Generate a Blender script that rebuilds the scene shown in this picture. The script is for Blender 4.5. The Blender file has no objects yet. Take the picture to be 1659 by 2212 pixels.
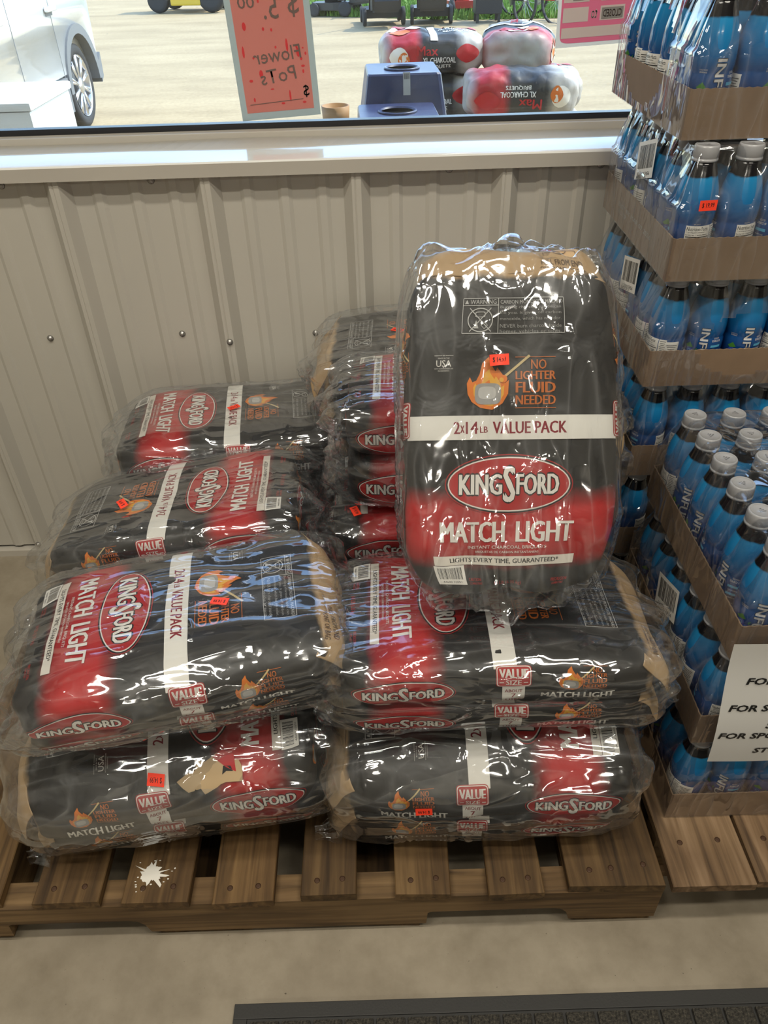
import bpy, bmesh, math, random
import numpy as np
from mathutils import Vector, Matrix

random.seed(7); np.random.seed(7)
SC = bpy.context.scene
COL = SC.collection
R = math.radians

# ------------------------------------------------------------------ camera
CAMZ = 1.389
F_PX, PITCH, ROLL, YAW = 1661.8, R(37.769), R(-1.767), R(-0.013)
def cam_axes():
    cp, sp = math.cos(PITCH), math.sin(PITCH)
    fw, up, rt = Vector((0, cp, -sp)), Vector((0, sp, cp)), Vector((1, 0, 0))
    Rz = Matrix.Rotation(YAW, 3, 'Z')
    fw, up, rt = Rz @ fw, Rz @ up, Rz @ rt
    return math.cos(ROLL) * rt + math.sin(ROLL) * up, -math.sin(ROLL) * rt + math.cos(ROLL) * up, fw
cam = bpy.data.cameras.new('camera'); camo = bpy.data.objects.new('camera', cam); COL.objects.link(camo)
rt, up, fw = cam_axes()
M = Matrix((rt, up, -fw)).transposed().to_4x4(); M.translation = (0, 0, CAMZ)
camo.matrix_world = M
cam.sensor_fit = 'VERTICAL'; cam.sensor_height = 24.0; cam.lens = F_PX / 2212 * 24.0
cam.clip_start = 0.02; cam.clip_end = 200
SC.camera = camo

# ------------------------------------------------------------------ world, sun, interior lamps, exposure
w = bpy.data.worlds.new('sky'); SC.world = w; w.use_nodes = True
nt = w.node_tree; bg = nt.nodes['Background']
sky = nt.nodes.new('ShaderNodeTexSky'); sky.sky_type = 'NISHITA'; sky.sun_disc = False
sky.sun_elevation = R(49.5); sky.sun_rotation = R(70); sky.air_density = 1.0; sky.dust_density = 0.6; sky.ozone_density = 1.2
nt.links.new(sky.outputs[0], bg.inputs[0]); bg.inputs[1].default_value = 0.55
def light(name, kind, loc, rot, energy, color, size=None, size_y=None, angle=None):
    l = bpy.data.lights.new(name, kind); l.energy = energy; l.color = color
    if kind == 'AREA':
        l.shape = 'RECTANGLE'; l.size = size; l.size_y = size_y
    if angle is not None: l.angle = angle
    o = bpy.data.objects.new(name, l); COL.objects.link(o); o.location = loc; o.rotation_euler = rot
    return o
light('sun', 'SUN', (0, 10, 12), Vector((-0.60, -0.22, -0.75)).to_track_quat('-Z', 'Y').to_euler(), 3.9, (1.0, 0.95, 0.86), angle=R(0.6))
LAMPS = [(-1.0, 0.35, 3.22), (0.9, 0.35, 3.22), (-1.0, -0.3, 3.22), (0.9, -0.3, 3.22), (-1.0, -3.8, 3.22), (0.9, -3.8, 3.22)]
LAMP_W = 18.5
for k, p in enumerate(LAMPS):
    light('strip_lamp_%d' % k, 'AREA', p, (0, 0, 0), LAMP_W, (1.0, 0.93, 0.80), 1.2, 0.13)
vs = SC.view_settings
vs.view_transform = 'Standard'; vs.look = 'None'; vs.exposure = 0.35; vs.gamma = 1.0; vs.use_curve_mapping = False
SC.cycles.transparent_max_bounces = 16

# ------------------------------------------------------------------ helpers
def tag(o, label, cat, group=None, kind=None):
    o['label'] = label; o['category'] = cat
    if group: o['group'] = group
    if kind: o['kind'] = kind
    return o
def empty(name, loc=(0, 0, 0), rot=(0, 0, 0)):
    o = bpy.data.objects.new(name, None); COL.objects.link(o); o.location = loc; o.rotation_euler = rot
    o.empty_display_size = 0.05
    return o
def link(name, me, parent=None):
    o = bpy.data.objects.new(name, me); COL.objects.link(o)
    if parent is not None: o.parent = parent
    return o
def mesh_np(name, V, F, mats, midx=None, smooth=True):
    me = bpy.data.meshes.new(name)
    me.from_pydata([tuple(v) for v in np.asarray(V, float)], [], [tuple(int(i) for i in f) for f in F])
    for m in (mats if isinstance(mats, (list, tuple)) else [mats]): me.materials.append(m)
    if midx is not None: me.polygons.foreach_set('material_index', np.asarray(midx, np.int32))
    me.polygons.foreach_set('use_smooth', np.full(len(me.polygons), smooth))
    me.update()
    return me
def bm_mesh(name, bm, mat, smooth=False):
    me = bpy.data.meshes.new(name); bm.normal_update(); bm.to_mesh(me); bm.free()
    for m in (mat if isinstance(mat, (list, tuple)) else [mat]): me.materials.append(m)
    if smooth: me.polygons.foreach_set('use_smooth', np.full(len(me.polygons), True))
    return me
def add_box(bm, c, s, rot=None, bev=0.0, mi=0):
    g = bmesh.ops.create_cube(bm, size=1.0)
    vs_ = g['verts']
    mt = Matrix.Translation(c) @ (rot.to_4x4() if rot is not None else Matrix()) @ Matrix.Diagonal((s[0], s[1], s[2], 1))
    bmesh.ops.transform(bm, matrix=mt, verts=vs_)
    es = list({e for v in vs_ for e in v.link_edges})
    fs = list({f for v in vs_ for f in v.link_faces})
    for f in fs: f.material_index = mi
    if bev > 0: bmesh.ops.bevel(bm, geom=es, offset=bev, segments=2, affect='EDGES', profile=0.7)
    return vs_
def box_obj(name, c, s, mat, parent=None, bev=0.0, rot=None):
    bm = bmesh.new(); add_box(bm, (0, 0, 0), s, None, bev)
    o = link(name, bm_mesh(name, bm, mat), parent); o.location = c
    if rot is not None: o.rotation_euler = rot
    return o
def add_prism(bm, pts, z0, z1, axis='Z', mi=0):
    """polygon pts (2D) extruded from z0 to z1 along the axis"""
    def P(a, b, c):
        return {'Z': (a, b, c), 'Y': (a, c, b), 'X': (c, a, b)}[axis]
    lo = [bm.verts.new(P(a, b, z0)) for a, b in pts]; hi = [bm.verts.new(P(a, b, z1)) for a, b in pts]
    n = len(pts)
    fs = [bm.faces.new(lo[::-1]), bm.faces.new(hi)] + [bm.faces.new((lo[i], lo[(i + 1) % n], hi[(i + 1) % n], hi[i])) for i in range(n)]
    for f in fs: f.material_index = mi
    bmesh.ops.recalc_face_normals(bm, faces=fs)
def add_lathe(bm, prof, seg=32, mi=0, mat=None, caps=True):
    """profile [(r,z)] turned about Z"""
    rings = []
    for r, z in prof:
        rings.append([bm.verts.new(Vector((r * math.cos(2 * math.pi * k / seg), r * math.sin(2 * math.pi * k / seg), z)) if mat is None else
                                   mat @ Vector((r * math.cos(2 * math.pi * k / seg), r * math.sin(2 * math.pi * k / seg), z))) for k in range(seg)])
    for a, b in zip(rings, rings[1:]):
        for k in range(seg):
            f = bm.faces.new((a[k], a[(k + 1) % seg], b[(k + 1) % seg], b[k])); f.material_index = mi; f.smooth = True
    if caps and prof[0][0] > 1e-5:
        f = bm.faces.new(rings[0][::-1]); f.material_index = mi
    if caps and prof[-1][0] > 1e-5:
        f = bm.faces.new(rings[-1]); f.material_index = mi
def add_tube(bm, p0, p1, r, seg=8, mi=0):
    p0, p1 = Vector(p0), Vector(p1); d = p1 - p0
    q = d.to_track_quat('Z', 'Y').to_matrix().to_4x4(); q.translation = p0
    add_lathe(bm, [(r, 0), (r, d.length)], seg, mi, q)

# ------------------------------------------------------------------ materials
def nodes_of(m):
    m.use_nodes = True
    return m.node_tree, m.node_tree.nodes['Principled BSDF']
def mat(name, col, rough=0.5, metal=0.0, spec=0.5, coat=0.0, bump=None, var=None, trans=0.0, emit=None):
    """var=(scale, amount, second colour) mixes in procedural noise; bump=(scale, strength, distance)"""
    m = bpy.data.materials.new(name); t, b = nodes_of(m)
    b.inputs['Base Color'].default_value = (*col, 1); b.inputs['Roughness'].default_value = rough
    b.inputs['Metallic'].default_value = metal; b.inputs['Specular IOR Level'].default_value = spec
    b.inputs['Coat Weight'].default_value = coat; b.inputs['Transmission Weight'].default_value = trans
    tc = t.nodes.new('ShaderNodeTexCoord')
    if var:
        n = t.nodes.new('ShaderNodeTexNoise'); n.inputs['Scale'].default_value = var[0]; n.inputs['Detail'].default_value = 6
        t.links.new(tc.outputs['Object'], n.inputs['Vector'])
        r = t.nodes.new('ShaderNodeValToRGB'); r.color_ramp.elements[0].position = 0.5 - 0.5 * var[1] * 0.5; r.color_ramp.elements[1].position = 0.5 + 0.25
        r.color_ramp.elements[0].color = (*col, 1); r.color_ramp.elements[1].color = (*var[2], 1)
        t.links.new(n.outputs[0], r.inputs[0]); t.links.new(r.outputs[0], b.inputs['Base Color'])
    if bump:
        n = t.nodes.new('ShaderNodeTexNoise'); n.inputs['Scale'].default_value = bump[0]; n.inputs['Detail'].default_value = 5
        t.links.new(tc.outputs['Object'], n.inputs['Vector'])
        bp = t.nodes.new('ShaderNodeBump'); bp.inputs['Strength'].default_value = bump[1]; bp.inputs['Distance'].default_value = bump[2]
        t.links.new(n.outputs[0], bp.inputs['Height']); t.links.new(bp.outputs[0], b.inputs['Normal'])
    return m
def ramp(t, fac, stops):
    r = t.nodes.new('ShaderNodeValToRGB'); cr = r.color_ramp
    while len(cr.elements) < len(stops): cr.elements.new(0.5)
    for e, (p, c) in zip(cr.elements, stops): e.position = p; e.color = (*c, 1)
    t.links.new(fac, r.inputs[0])
    return r.outputs[0]
def mapped_noise(t, scale_vec, scale, detail=5, rough=0.55, distort=0.0, coord='Object', loc=None):
    tc = t.nodes.new('ShaderNodeTexCoord'); mp = t.nodes.new('ShaderNodeMapping'); mp.inputs['Scale'].default_value = scale_vec
    if loc: mp.inputs['Rotation'].default_value = loc
    n = t.nodes.new('ShaderNodeTexNoise'); n.inputs['Scale'].default_value = scale; n.inputs['Detail'].default_value = detail
    n.inputs['Roughness'].default_value = rough; n.inputs['Distortion'].default_value = distort
    t.links.new(tc.outputs[coord], mp.inputs[0]); t.links.new(mp.outputs[0], n.inputs['Vector'])
    return n.outputs[0]
def mathn(t, op, a, b=None, c=None):
    n = t.nodes.new('ShaderNodeMath'); n.operation = op
    for i, v in enumerate((a, b, c)):
        if v is None: continue
        if isinstance(v, (int, float)): n.inputs[i].default_value = v
        else: t.links.new(v, n.inputs[i])
    return n.outputs[0]
def mixc(t, fac, a, b, mode='MIX'):
    n = t.nodes.new('ShaderNodeMix'); n.data_type = 'RGBA'; n.blend_type = mode
    for s, v in ((0, fac), (6, a), (7, b)):
        if isinstance(v, (int, float)): n.inputs[s].default_value = v
        elif isinstance(v, tuple): n.inputs[s].default_value = (*v, 1)
        else: t.links.new(v, n.inputs[s])
    return n.outputs[2]
def bumpn(t, h, strength, dist, b, normal=None):
    bp = t.nodes.new('ShaderNodeBump'); bp.inputs['Strength'].default_value = strength; bp.inputs['Distance'].default_value = dist
    t.links.new(h, bp.inputs['Height'])
    if normal is not None: t.links.new(normal, bp.inputs['Normal'])
    if b is not None: t.links.new(bp.outputs[0], b.inputs['Normal'])
    return bp.outputs[0]

def wood_mat(name, c0, c1, c2, axis='Y'):
    m = bpy.data.materials.new(name); t, b = nodes_of(m)
    sv = (22, 1.1, 22) if axis == 'Y' else (1.1, 22, 22)
    info = t.nodes.new('ShaderNodeObjectInfo')
    tc = t.nodes.new('ShaderNodeTexCoord'); add = t.nodes.new('ShaderNodeVectorMath'); add.operation = 'ADD'
    sc = t.nodes.new('ShaderNodeVectorMath'); sc.operation = 'SCALE'; sc.inputs[0].default_value = (7, 5, 3)
    t.links.new(info.outputs['Random'], sc.inputs['Scale']); t.links.new(tc.outputs['Object'], add.inputs[0]); t.links.new(sc.outputs[0], add.inputs[1])
    mp = t.nodes.new('ShaderNodeMapping'); mp.inputs['Scale'].default_value = sv; t.links.new(add.outputs[0], mp.inputs[0])
    n1 = t.nodes.new('ShaderNodeTexNoise'); n1.inputs['Scale'].default_value = 3.2; n1.inputs['Detail'].default_value = 8; n1.inputs['Distortion'].default_value = 0.6
    t.links.new(mp.outputs[0], n1.inputs['Vector'])
    n2 = t.nodes.new('ShaderNodeTexNoise'); n2.inputs['Scale'].default_value = 5; n2.inputs['Detail'].default_value = 4; t.links.new(add.outputs[0], n2.inputs['Vector'])
    col = ramp(t, n1.outputs[0], [(0.28, c0), (0.5, c1), (0.72, c2)])
    st = ramp(t, n2.outputs[0], [(0.35, (0.55, 0.5, 0.45)), (0.6, (1, 1, 1))])
    col = mixc(t, 0.75, col, st, 'MULTIPLY')
    hv = t.nodes.new('ShaderNodeHueSaturation'); t.links.new(col, hv.inputs['Color'])
    t.links.new(mathn(t, 'MULTIPLY_ADD', info.outputs['Random'], 0.5, 0.75), hv.inputs['Value'])
    t.links.new(hv.outputs[0], b.inputs['Base Color'])
    b.inputs['Roughness'].default_value = 0.62; b.inputs['Specular IOR Level'].default_value = 0.35
    bumpn(t, n1.outputs[0], 0.35, 0.002, b)
    return m

MT = {}
MT['steel_panel'] = mat('painted_steel_panel', (0.50, 0.475, 0.415), 0.42, 0.0, 0.4, var=(3, 0.6, (0.47, 0.45, 0.40)))
MT['trim'] = mat('painted_trim', (0.50, 0.47, 0.41), 0.35, 0.0, 0.5, var=(5, 0.6, (0.46, 0.43, 0.38)))
MT['sill'] = mat('glossy_white_sill', (0.78, 0.78, 0.75), 0.16, 0.0, 0.6, coat=0.5, bump=(14, 0.25, 0.004))
MT['rubber'] = mat('black_gasket', (0.015, 0.016, 0.02), 0.35)
MT['screw'] = mat('zinc_screw', (0.45, 0.44, 0.42), 0.35, 0.8)
MT['washer'] = mat('dark_washer', (0.12, 0.115, 0.1), 0.6)
MT['pallet'] = wood_mat('weathered_pallet_wood', (0.04, 0.022, 0.008), (0.115, 0.066, 0.025), (0.19, 0.116, 0.047), 'Y')
MT['pallet_x'] = wood_mat('weathered_stringer_wood', (0.07, 0.040, 0.016), (0.16, 0.098, 0.042), (0.24, 0.152, 0.070), 'X')
MT['pallet_b'] = wood_mat('brown_pallet_wood', (0.07, 0.042, 0.022), (0.19, 0.12, 0.063), (0.29, 0.195, 0.115), 'Y')
MT['nail'] = mat('rusty_nail', (0.07, 0.035, 0.018), 0.6, 0.4)
MT['splat'] = mat('white_paint', (0.75, 0.73, 0.68), 0.6)
MT['white_paint'] = mat('white_car_paint', (0.82, 0.84, 0.84), 0.15, 0, 0.5, coat=0.7)
MT['clad'] = mat('grey_cladding', (0.16, 0.17, 0.18), 0.6)
MT['tyre'] = mat('tyre_rubber', (0.03, 0.03, 0.032), 0.75)
MT['alloy'] = mat('alloy', (0.62, 0.62, 0.63), 0.25, 0.85)
MT['darkglass'] = mat('car_glass', (0.02, 0.025, 0.03), 0.05, 0, 0.8)
MT['blue_box'] = mat('dusty_blue_plastic', (0.020, 0.030, 0.10), 0.38, 0, 0.5, var=(14, 0.9, (0.06, 0.075, 0.16)))
MT['hole'] = mat('dark_hollow', (0.01, 0.012, 0.03), 0.8)
MT['terracotta'] = mat('tan_pot', (0.44, 0.24, 0.10), 0.6)
MT['whitebox'] = mat('white_enamel', (0.8, 0.8, 0.78), 0.4)
MT['black_plastic'] = mat('black_plastic', (0.018, 0.018, 0.02), 0.45)
MT['yellow'] = mat('yellow_paint', (0.62, 0.42, 0.03), 0.4)
MT['lime'] = mat('lime_plastic', (0.42, 0.6, 0.03), 0.4)
MT['redp'] = mat('red_paint', (0.5, 0.03, 0.025), 0.35)
MT['chrome'] = mat('bright_metal', (0.7, 0.7, 0.7), 0.2, 1.0)
MT['greybox'] = mat('grey_plastic', (0.25, 0.25, 0.26), 0.5)
MT['matedge'] = mat('mat_rubber', (0.022, 0.022, 0.021), 0.6, bump=(300, 0.2, 0.001))
MT['kraft'] = mat('kraft_paper', (0.46, 0.315, 0.17), 0.65, var=(40, 0.6, (0.40, 0.27, 0.14)), bump=(60, 0.2, 0.002))
MT['cardboard'] = mat('brown_corrugated_board', (0.245, 0.165, 0.105), 0.75, 0, 0.25, var=(25, 0.6, (0.215, 0.145, 0.092)), bump=(120, 0.08, 0.001))
MT['paper'] = mat('white_paper', (0.82, 0.82, 0.80), 0.7)
MT['ceiling'] = mat('white_ceiling', (0.62, 0.60, 0.56), 0.8)
MT['inner_wall'] = mat('beige_wall', (0.42, 0.39, 0.34), 0.7)
MT['lamp_body'] = mat('lamp_body', (0.8, 0.8, 0.78), 0.5)
# print colours
PC = dict(white=(0.78, 0.76, 0.70), black=(0.012, 0.012, 0.013), red=(0.42, 0.018, 0.02), darkred=(0.24, 0.012, 0.025), orange=(0.58, 0.15, 0.02),
          flame=(0.75, 0.20, 0.02), yellow=(0.80, 0.42, 0.05), grey=(0.33, 0.33, 0.32), lightgrey=(0.52, 0.52, 0.50), match=(0.62, 0.48, 0.22),
          kraft=(0.48, 0.35, 0.20), sticker=(0.95, 0.06, 0.025), pink=(0.62, 0.17, 0.25), cream=(0.70, 0.66, 0.58), navy=(0.012, 0.02, 0.09),
          cyan=(0.10, 0.42, 0.66), green=(0.06, 0.22, 0.03), ink=(0.02, 0.02, 0.02), brown=(0.13, 0.085, 0.05), berry=(0.03, 0.06, 0.35), silver=(0.60, 0.60, 0.60))
PRINT = {k: mat('print_' + k, v, 0.42, 0, 0.4) for k, v in PC.items()}
PKEYS = list(PC)
PMATS = [PRINT[k] for k in PKEYS]

def bag_mat(name, stops, endcol, flip=False):
    """printed poly bag: colour bands along the length attribute, paper at the top end"""
    m = bpy.data.materials.new(name); t, b = nodes_of(m)
    at = t.nodes.new('ShaderNodeAttribute'); at.attribute_name = 'along'
    n = mapped_noise(t, (1, 1, 1), 30, 4)
    s = mathn(t, 'ADD', at.outputs['Fac'], mathn(t, 'MULTIPLY_ADD', n, 0.05, -0.025))
    c = ramp(t, s, stops)
    n2 = mapped_noise(t, (1, 1, 1), 9, 6)
    c = mixc(t, 0.7, c, ramp(t, n2, [(0.3, (0.75, 0.73, 0.68)), (0.65, (1.12, 1.1, 1.05))]), 'MULTIPLY')
    t.links.new(c, b.inputs['Base Color'])
    b.inputs['Roughness'].default_value = 0.42; b.inputs['Specular IOR Level'].default_value = 0.45
    h = mapped_noise(t, (1, 1, 0.5), 14, 3, 0.5, 1.0)
    bumpn(t, h, 0.5, 0.008, b)
    return m
BLK, RED = (0.020, 0.020, 0.021), (0.46, 0.016, 0.018)
MT['bag'] = bag_mat('printed_charcoal_bag', [(0.0, BLK), (0.085, BLK), (0.125, (0.30, 0.012, 0.014)), (0.18, RED), (0.28, RED), (0.345, BLK), (0.965, BLK), (0.985, (0.46, 0.315, 0.17))], None)
MT['bag_out'] = bag_mat('printed_outdoor_bag', [(0.0, (0.4, 0.4, 0.38)), (0.12, (0.35, 0.012, 0.02)), (0.32, (0.42, 0.015, 0.02)), (0.40, (0.03, 0.03, 0.03)), (0.7, (0.03, 0.03, 0.03)), (0.8, (0.45, 0.43, 0.40)), (0.95, (0.4, 0.38, 0.36))], None)

def film_mat(name, haze=0.012, base=0.13, edge=0.75, rough=0.075, scale=4.5, bstr=0.26, stretch=(0.7, 3.0, 3.0), tint=(0.96, 0.97, 0.98)):
    """clear wrinkled polythene: see-through, glossy towards grazing view, a little milky"""
    m = bpy.data.materials.new(name); m.use_nodes = True; t = m.node_tree
    t.nodes.remove(t.nodes['Principled BSDF']); out = t.nodes['Material Output']
    def crease_h(sv, sc, pw, rot=None):
        n = mapped_noise(t, sv, sc, 1.5, 0.5, 0.9, loc=rot); r = mathn(t, 'ABSOLUTE', mathn(t, 'SUBTRACT', n, 0.5))
        return mathn(t, 'POWER', mathn(t, 'MAXIMUM', mathn(t, 'SUBTRACT', 1.0, mathn(t, 'MULTIPLY', r, 3.0)), 0.0), pw)
    c1 = crease_h(stretch, scale, 5.0); c2 = crease_h(tuple(0.8 * q for q in stretch), scale * 1.3, 7.0, (0.5, 0.6, 0.9)); c3 = crease_h((1.3, 1.3, 1.3), scale * 2.0, 4.0, (0.2, 1.1, 0.4))
    low = mapped_noise(t, (1, 1, 1), scale * 1.2, 2, 0.5, 0.5)
    hh = mathn(t, 'ADD', mathn(t, 'ADD', c1, mathn(t, 'MULTIPLY', c2, 0.7)), mathn(t, 'ADD', mathn(t, 'MULTIPLY', c3, 0.22), mathn(t, 'MULTIPLY', low, 0.5)))
    nrm = bumpn(t, hh, bstr, 0.010, None)
    tr = t.nodes.new('ShaderNodeBsdfTransparent'); tr.inputs[0].default_value = (*tint, 1)
    gl = t.nodes.new('ShaderNodeBsdfGlossy'); gl.inputs['Roughness'].default_value = rough; gl.inputs['Color'].default_value = (0.95, 0.97, 1, 1)
    df = t.nodes.new('ShaderNodeBsdfDiffuse'); df.inputs[0].default_value = (0.72, 0.73, 0.74, 1)
    t.links.new(nrm, gl.inputs['Normal'])
    lw = t.nodes.new('ShaderNodeLayerWeight'); lw.inputs['Blend'].default_value = 0.35; t.links.new(nrm, lw.inputs['Normal'])
    fac = mathn(t, 'MINIMUM', mathn(t, 'MULTIPLY_ADD', mathn(t, 'POWER', lw.outputs['Facing'], 2.0), edge, base), 0.85)
    mh = t.nodes.new('ShaderNodeMixShader'); t.links.new(tr.outputs[0], mh.inputs[1]); t.links.new(df.outputs[0], mh.inputs[2])
    crease = mathn(t, 'POWER', mathn(t, 'MAXIMUM', c1, c2), 3.0)
    lw2 = t.nodes.new('ShaderNodeLayerWeight'); lw2.inputs['Blend'].default_value = 0.25
    hz = mathn(t, 'ADD', mathn(t, 'MULTIPLY_ADD', mathn(t, 'MAXIMUM', crease, 0.0), 0.07, haze), mathn(t, 'MULTIPLY', mathn(t, 'POWER', lw2.outputs['Facing'], 4.0), 0.22))
    t.links.new(mathn(t, 'MINIMUM', hz, 0.6), mh.inputs[0])
    mx = t.nodes.new('ShaderNodeMixShader'); t.links.new(fac, mx.inputs[0]); t.links.new(mh.outputs[0], mx.inputs[1]); t.links.new(gl.outputs[0], mx.inputs[2])
    t.links.new(mx.outputs[0], out.inputs[0])
    return m
MT['film'] = film_mat('clear_bag_film')
MT['film_tray'] = film_mat('clear_shrink_film', haze=0.015, base=0.10, edge=0.7, rough=0.07, scale=5, bstr=0.3, stretch=(2.5, 2.5, 0.7))
def glass_mat():
    m = bpy.data.materials.new('window_glass'); m.use_nodes = True; t = m.node_tree
    t.nodes.remove(t.nodes['Principled BSDF']); out = t.nodes['Material Output']
    tr = t.nodes.new('ShaderNodeBsdfTransparent'); tr.inputs[0].default_value = (0.93, 0.96, 0.95, 1)
    gl = t.nodes.new('ShaderNodeBsdfGlossy'); gl.inputs['Roughness'].default_value = 0.02
    df = t.nodes.new('ShaderNodeBsdfDiffuse'); df.inputs[0].default_value = (0.7, 0.7, 0.68, 1)
    fr = t.nodes.new('ShaderNodeFresnel'); fr.inputs[0].default_value = 1.45
    spk = mapped_noise(t, (1, 1, 1), 220, 2); sp = ramp(t, spk, [(0.70, (0, 0, 0)), (0.78, (0.5, 0.5, 0.5))])
    big = mapped_noise(t, (1, 1, 1), 5, 4); bg_ = ramp(t, big, [(0.45, (0.0, 0, 0)), (0.75, (0.10, 0.10, 0.10))])
    a = t.nodes.new('ShaderNodeMixShader'); t.links.new(mathn(t, 'ADD', mathn(t, 'MULTIPLY', sp, 0.35), mathn(t, 'MULTIPLY_ADD', bg_, 0.5, 0.01)), a.inputs[0])
    t.links.new(tr.outputs[0], a.inputs[1]); t.links.new(df.outputs[0], a.inputs[2])
    b = t.nodes.new('ShaderNodeMixShader'); t.links.new(fr.outputs[0], b.inputs[0]); t.links.new(a.outputs[0], b.inputs[1]); t.links.new(gl.outputs[0], b.inputs[2])
    t.links.new(b.outputs[0], out.inputs[0])
    return m
MT['glass'] = glass_mat()
def sheet_mat(name, col, front=0.5):
    """thin translucent sheet (paper or film sign lit from behind)"""
    m = bpy.data.materials.new(name); m.use_nodes = True; t = m.node_tree
    t.nodes.remove(t.nodes['Principled BSDF']); out = t.nodes['Material Output']
    a = t.nodes.new('ShaderNodeBsdfDiffuse'); b = t.nodes.new('ShaderNodeBsdfTranslucent'); x = t.nodes.new('ShaderNodeMixShader')
    a.inputs[0].default_value = (*col, 1); b.inputs[0].default_value = (*col, 1); x.inputs[0].default_value = front
    t.links.new(a.outputs[0], x.inputs[1]); t.links.new(b.outputs[0], x.inputs[2]); t.links.new(x.outputs[0], out.inputs[0])
    return m

def concrete():
    m = bpy.data.materials.new('sealed_concrete'); t, b = nodes_of(m)
    n1 = mapped_noise(t, (1, 1, 1), 2.2, 8, 0.6); n2 = mapped_noise(t, (1, 1, 1), 11, 8, 0.65); n3 = mapped_noise(t, (1, 1, 1), 170, 2)
    c = ramp(t, n1, [(0.3, (0.235, 0.20, 0.148)), (0.55, (0.31, 0.27, 0.205)), (0.75, (0.36, 0.315, 0.24))])
    c = mixc(t, 0.8, c, ramp(t, n2, [(0.3, (0.72, 0.70, 0.66)), (0.6, (1.05, 1.05, 1.05))]), 'MULTIPLY')
    c = mixc(t, 1.0, c, ramp(t, n3, [(0.22, (0.25, 0.22, 0.2)), (0.27, (1, 1, 1))]), 'MULTIPLY')
    t.links.new(c, b.inputs['Base Color']); b.inputs['Roughness'].default_value = 0.38; b.inputs['Specular IOR Level'].default_value = 0.45
    bumpn(t, n2, 0.12, 0.004, b)
    return m
MT['concrete'] = concrete()
def lot():
    m = bpy.data.materials.new('pale_gravel_lot'); t, b = nodes_of(m)
    n1 = mapped_noise(t, (0.6, 2.0, 1), 0.8, 8, 0.7); n2 = mapped_noise(t, (1, 1, 1), 26, 4, 0.7)
    c = ramp(t, n1, [(0.3, (0.33, 0.245, 0.13)), (0.5, (0.43, 0.325, 0.18)), (0.7, (0.50, 0.385, 0.22))])
    c = mixc(t, 0.8, c, ramp(t, n2, [(0.3, (0.80, 0.78, 0.74)), (0.6, (1.05, 1.05, 1.05))]), 'MULTIPLY')
    t.links.new(c, b.inputs['Base Color']); b.inputs['Roughness'].default_value = 0.9
    return m
MT['lot'] = lot()
MT['grass'] = mat('grass', (0.10, 0.22, 0.03), 0.9, var=(20, 0.9, (0.22, 0.32, 0.05)))
def carpet():
    m = bpy.data.materials.new('ribbed_carpet'); t, b = nodes_of(m)
    n = mapped_noise(t, (1, 1, 1), 260, 3, 0.7); n2 = mapped_noise(t, (1, 1, 1), 900, 2)
    c = ramp(t, n, [(0.35, (0.014, 0.013, 0.011)), (0.55, (0.05, 0.046, 0.038)), (0.7, (0.10, 0.09, 0.07))])
    t.links.new(c, b.inputs['Base Color']); b.inputs['Roughness'].default_value = 0.95
    bumpn(t, n, 1.0, 0.004, b)
    return m
MT['carpet'] = carpet()

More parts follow.
